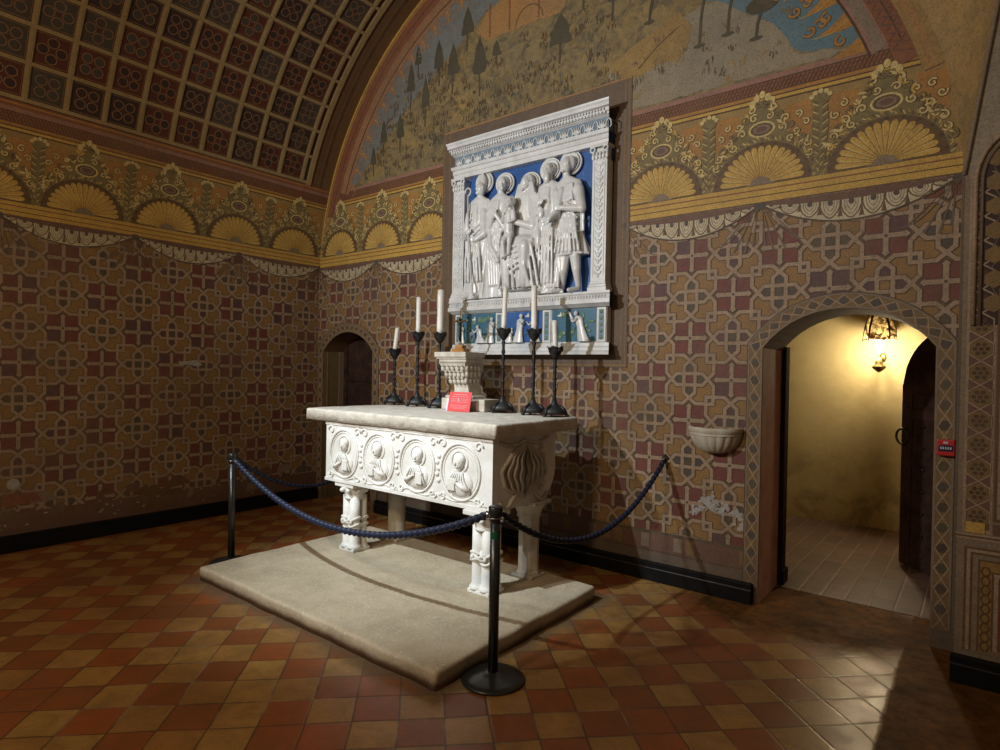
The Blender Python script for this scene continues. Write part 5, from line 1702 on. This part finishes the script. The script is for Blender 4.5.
mb = MB(); mb.tube([(0, .0, .12), (0, .09, 0.004)], .004, MT['whiteink'], 6); mb.tube([(-.07, .09, .004), (.07, .09, .004)], .004, MT['whiteink'], 6); mb.build('stand', sg)

# ------------------------------------------------------------------ rope barrier
def post(x, y, h, label, sticker, r0=.175):
    t = thing('rope_post', label, 'rope post', (x, y, 0), 'black rope barrier posts')
    mb = MB(); mb.lathe([(r0 * .98, .002), (r0, .010), (r0 * .98, .016), (r0 * .8, .026), (r0 * .45, .036), (.05, .044), (.034, .052)], MT['polemetal'], (0, 0, 0), 48); mb.build('base', t)
    mb = MB(); mb.lathe([(.028, .05), (.028, h - .08)], MT['polemetal'], (0, 0, 0), 28); mb.build('pole', t)
    mb = MB(); mb.lathe([(.031, h - .085), (.033, h - .08), (.031, h - .06), (.038, h - .045), (.040, h - .004), (.036, h)], MT['polemetal'], (0, 0, 0), 28); mb.build('cap', t)
    mb = MB()
    for s_ in (-1, 1):
        mb.tube([(s_ * (.045 + .012 * math.cos(a)), 0, h - .065 + .012 * math.sin(a)) for a in [i * PI / 6 for i in range(12)]], .0035, MT['chrome'], 6, closed=True)
    mb.tube([(.036 * math.cos(a), .036 * math.sin(a), h - .062) for a in [i * PI / 10 for i in range(20)]], .004, MT['chrome'], 6, closed=True)
    mb.build('ring', t)
    if sticker:
        mb = MB(); mb.lathe([(.0286, h - .175), (.0286, h - .135)], MT['sticker'], (0, 0, 0), 20, cap=False); mb.build('sticker', t)
    return t
post(1.745, -2.063, .945, 'farther black metal rope post at the left corner of the stone platform', False)
post(4.70, -2.135, .955, 'nearer black metal rope post standing before the right end of the altar', True)
def rope(pts, r, label):
    """pts: control polyline sampled densely"""
    P_ = [Vector(p) for p in pts]; L = [0]
    for a, b in zip(P_[:-1], P_[1:]): L.append(L[-1] + (b - a).length)
    n = int(L[-1] / .006)
    out = []; k = 0
    for i in range(n + 1):
        s_ = L[-1] * i / n
        while k < len(L) - 2 and L[k + 1] < s_: k += 1
        f = (s_ - L[k]) / max(1e-6, L[k + 1] - L[k]); out.append(P_[k].lerp(P_[k + 1], f))
    mb = MB(); mb.tube(out, r, MT['rope'], 14, rf=lambda ph, i: 1 + .20 * math.cos(2 * ph + i * .72))
    o = mb.build('barrier_rope')
    for a, b in ((out[0], out[3]), (out[-1], out[-4])):
        cb = MB()
        d = (b - a).normalized(); cb.tube([a - d * .02, a, a + d * .03], [.008, r * .95, r * 1.05], MT['chrome'] if r > .018 else MT['iron'], 10)
        cb.build('end_hook', o)
    tag(o, label, 'rope', 'blue barrier ropes')
    return o
def hang(a, b, sag, n=40, p=1.0):
    a = Vector(a); b = Vector(b); out = []
    for i in range(n + 1):
        t = i / n; q = a.lerp(b, t); q.z -= sag * (4 * t * (1 - t)) ** p; out.append(q)
    return out
rope(hang((1.795, -2.065, .885), (4.645, -2.13, .90), .325), .021, 'thick blue braided rope sagging between the two black posts before the altar')
rope(hang((1.735, -2.013, .885), (1.45, -.045, .985), .41), .016, 'dark blue rope running from the left post back towards the far wall')
rope(hang((4.705, -2.08, .90), (4.762, -.045, .985), .35), .018, 'dark blue rope from the front post to the wall hook right of the altar')
def wall_hook(x, z, label):
    t = thing('wall_hook', label, 'hook', (x, 0, z))
    mb = MB(); w = .035
    mb.add([(0, -.008, w), (w, -.008, 0), (0, -.008, -w), (-w, -.008, 0), (0, -.020, w * .8), (w * .8, -.020, 0), (0, -.020, -w * .8), (-w * .8, -.020, 0)],
           [(4, 5, 6, 7), (0, 1, 5, 4), (1, 2, 6, 5), (2, 3, 7, 6), (3, 0, 4, 7), (3, 2, 1, 0)], MT['iron'])
    mb.build('plate', t)
    mb = MB(); mb.tube([(0, -.02 - .0 + .016 * math.cos(a) - .012, -.012 + .018 * math.sin(a)) for a in [i * PI / 7 for i in range(14)]], .004, MT['chrome'], 6, closed=True); mb.build('ring', t)
wall_hook(4.762, 1.01, 'small dark diamond hook on the wall right of the altar, left of the basin')

# ------------------------------------------------------------------ holy water basin
bs = thing('holy_water_basin', 'fluted pale stone holy water basin fixed to the frescoed wall left of the doorway', 'basin', (5.17, -.012, 1.09))
mb = MB(); N = 56
def flute(a, z): return 1 + (.045 * abs(math.cos(9 * a)) - .01 if .01 < z < .145 else 0)
mb.lathe([(.02, .0), (.08, .008), (.13, .03), (.17, .07), (.195, .115), (.203, .142)], MT['basin'], (0, 0, 0), 120, rfun=flute, a0=PI, a1=2 * PI)
mb.build('bowl', bs)
mb = MB()
mb.lathe([(.198, .140), (.212, .146), (.212, .152), (.206, .158), (.215, .165), (.222, .195), (.216, .205), (.185, .204), (.175, .18), (.10, .12), (0, .11)], MT['basin'], (0, 0, 0), 48, a0=PI, a1=2 * PI, rfun=lambda a, z: 1)
mb.build('rim', bs)
for o in bs.children:
    o.scale = (.93, .93, 1.0)
    noisy(o, .003, 12)

# ------------------------------------------------------------------ fire alarm call point
al = thing('fire_alarm_box', 'small red fire alarm call point on the painted door surround at right', 'alarm', (6.603, -.016, 1.27))
mb = MB(); mb.box(-.046, .046, -.045, .0, -.050, .050, MT['redplastic'], .006); mb.build('case', al)
mb = MB(); mb.box(-.036, .036, -.049, -.044, -.022, .016, MT['darkglass'], .002)
for i, x in enumerate((-.028, -.016, -.003, .010, .022)): mb.box(x, x + .008, -.0505, -.048, -.010, .006, MT['whiteink'])
mb.build('display', al)
mb = MB(); mb.box(-.012, .012, -.047, -.044, .026, .038, MT['whiteink']); mb.build('emblem', al)

# ------------------------------------------------------------------ lamp in the corridor
lp = thing('wall_lamp', 'lit wall lamp with a sculpted drooping shade on the yellow corridor wall', 'lamp', (5.90, 3.02, 1.82))
m = NT('mottled_glass_shade')
cg = m.mix(m.ramp(m.noise(13, 5, .7, dist=1.0), .42, .56), (0.75, 0.66, 0.45), (0.10, 0.06, 0.035))
m.bump(m.noise(20, 4, .6), .4, .01)
sh_m = m.out(cg, .3)
tr = m.n.new('ShaderNodeBsdfTranslucent'); m.link(cg, tr.inputs['Color'])
mxs = m.n.new('ShaderNodeMixShader'); mxs.inputs[0].default_value = .6
m.link(m.b.outputs[0], mxs.inputs[1]); m.link(tr.outputs[0], mxs.inputs[2])
m.link(mxs.outputs[0], m.n['Material Output'].inputs['Surface'])
mb = MB()
n = 28; prof = [(.02, .60), (.06, .585), (.10, .54), (.125, .45), (.14, .36), (.15, .27)]
def frill(a, z): return 1 + (.16 * math.cos(5 * a) + .08 * math.cos(9 * a + 1)) * max(0, (.58 - z)) * 2
mb.lathe([(r, z) for r, z in prof], sh_m, (0, -.10, 0), 60, rfun=frill, cap=False)
mb.lathe([(r - .004, z) for r, z in prof], sh_m, (0, -.10, 0), 60, rfun=frill, cap=False)
mb.build('shade', lp)
mb = MB()
for k in range(5):
    a = 2 * PI * k / 5 + .4
    mb.tube([(.02 * math.cos(a), -.10 + .02 * math.sin(a), .61), (.10 * math.cos(a), -.10 + .10 * math.sin(a), .56), (.145 * math.cos(a), -.10 + .145 * math.sin(a), .42), (.17 * math.cos(a), -.10 + .17 * math.sin(a), .26 - .03 * (k % 2))], [.012, .014, .010, .004], MT['iron'], 8)
mb.build('shade_ribs', lp)
m = NT('bulb_glow'); m.b.inputs['Emission Color'].default_value = (1.0, 0.78, 0.42, 1); m.b.inputs['Emission Strength'].default_value = 22
bulb_m = m.out((1, .9, .7), .4)
mb = MB(); mb.sph((0, -.10, .235), (.042, .042, .052), bulb_m, 18); mb.tube([(0, -.10, .28), (0, -.10, .34)], .018, MT['brass'], 10); bulb = mb.build('bulb', lp)
mb = MB(); mb.tube([(0, .215, .10), (0, 0, .07), (0, -.06, .06), (0, -.10, .10), (0, -.10, .17)], .010, MT['brass'], 8); mb.sph((0, .215, .10), (.035, .012, .05), MT['brass'], 12)
mb.build('bracket', lp)
mb = MB(); mb.tube([(0, -.02, .55), (0, .215, .56)], .010, MT['brass'], 8); mb.build('shade_arm', lp)
mb = MB()   # leafy finial
mb.lathe([(.0, -.07), (.02, -.06), (.055, -.02), (.05, .0), (.03, .02), (.034, .04), (.018, .07), (.0, .11)], MT['brass'], (0, -.10, 0), 20, rfun=lambda a, z: 1 + .18 * math.cos(6 * a))
mb.build('finial', lp)
ld = bpy.data.lights.new('corridor_lamp_light', 'POINT'); ld.energy = 52; ld.color = (1.0, 0.84, 0.56); ld.shadow_soft_size = .05
lo = bpy.data.objects.new('corridor_lamp_light', ld); lo.location = (5.90, 2.90, 1.985); COL.objects.link(lo)
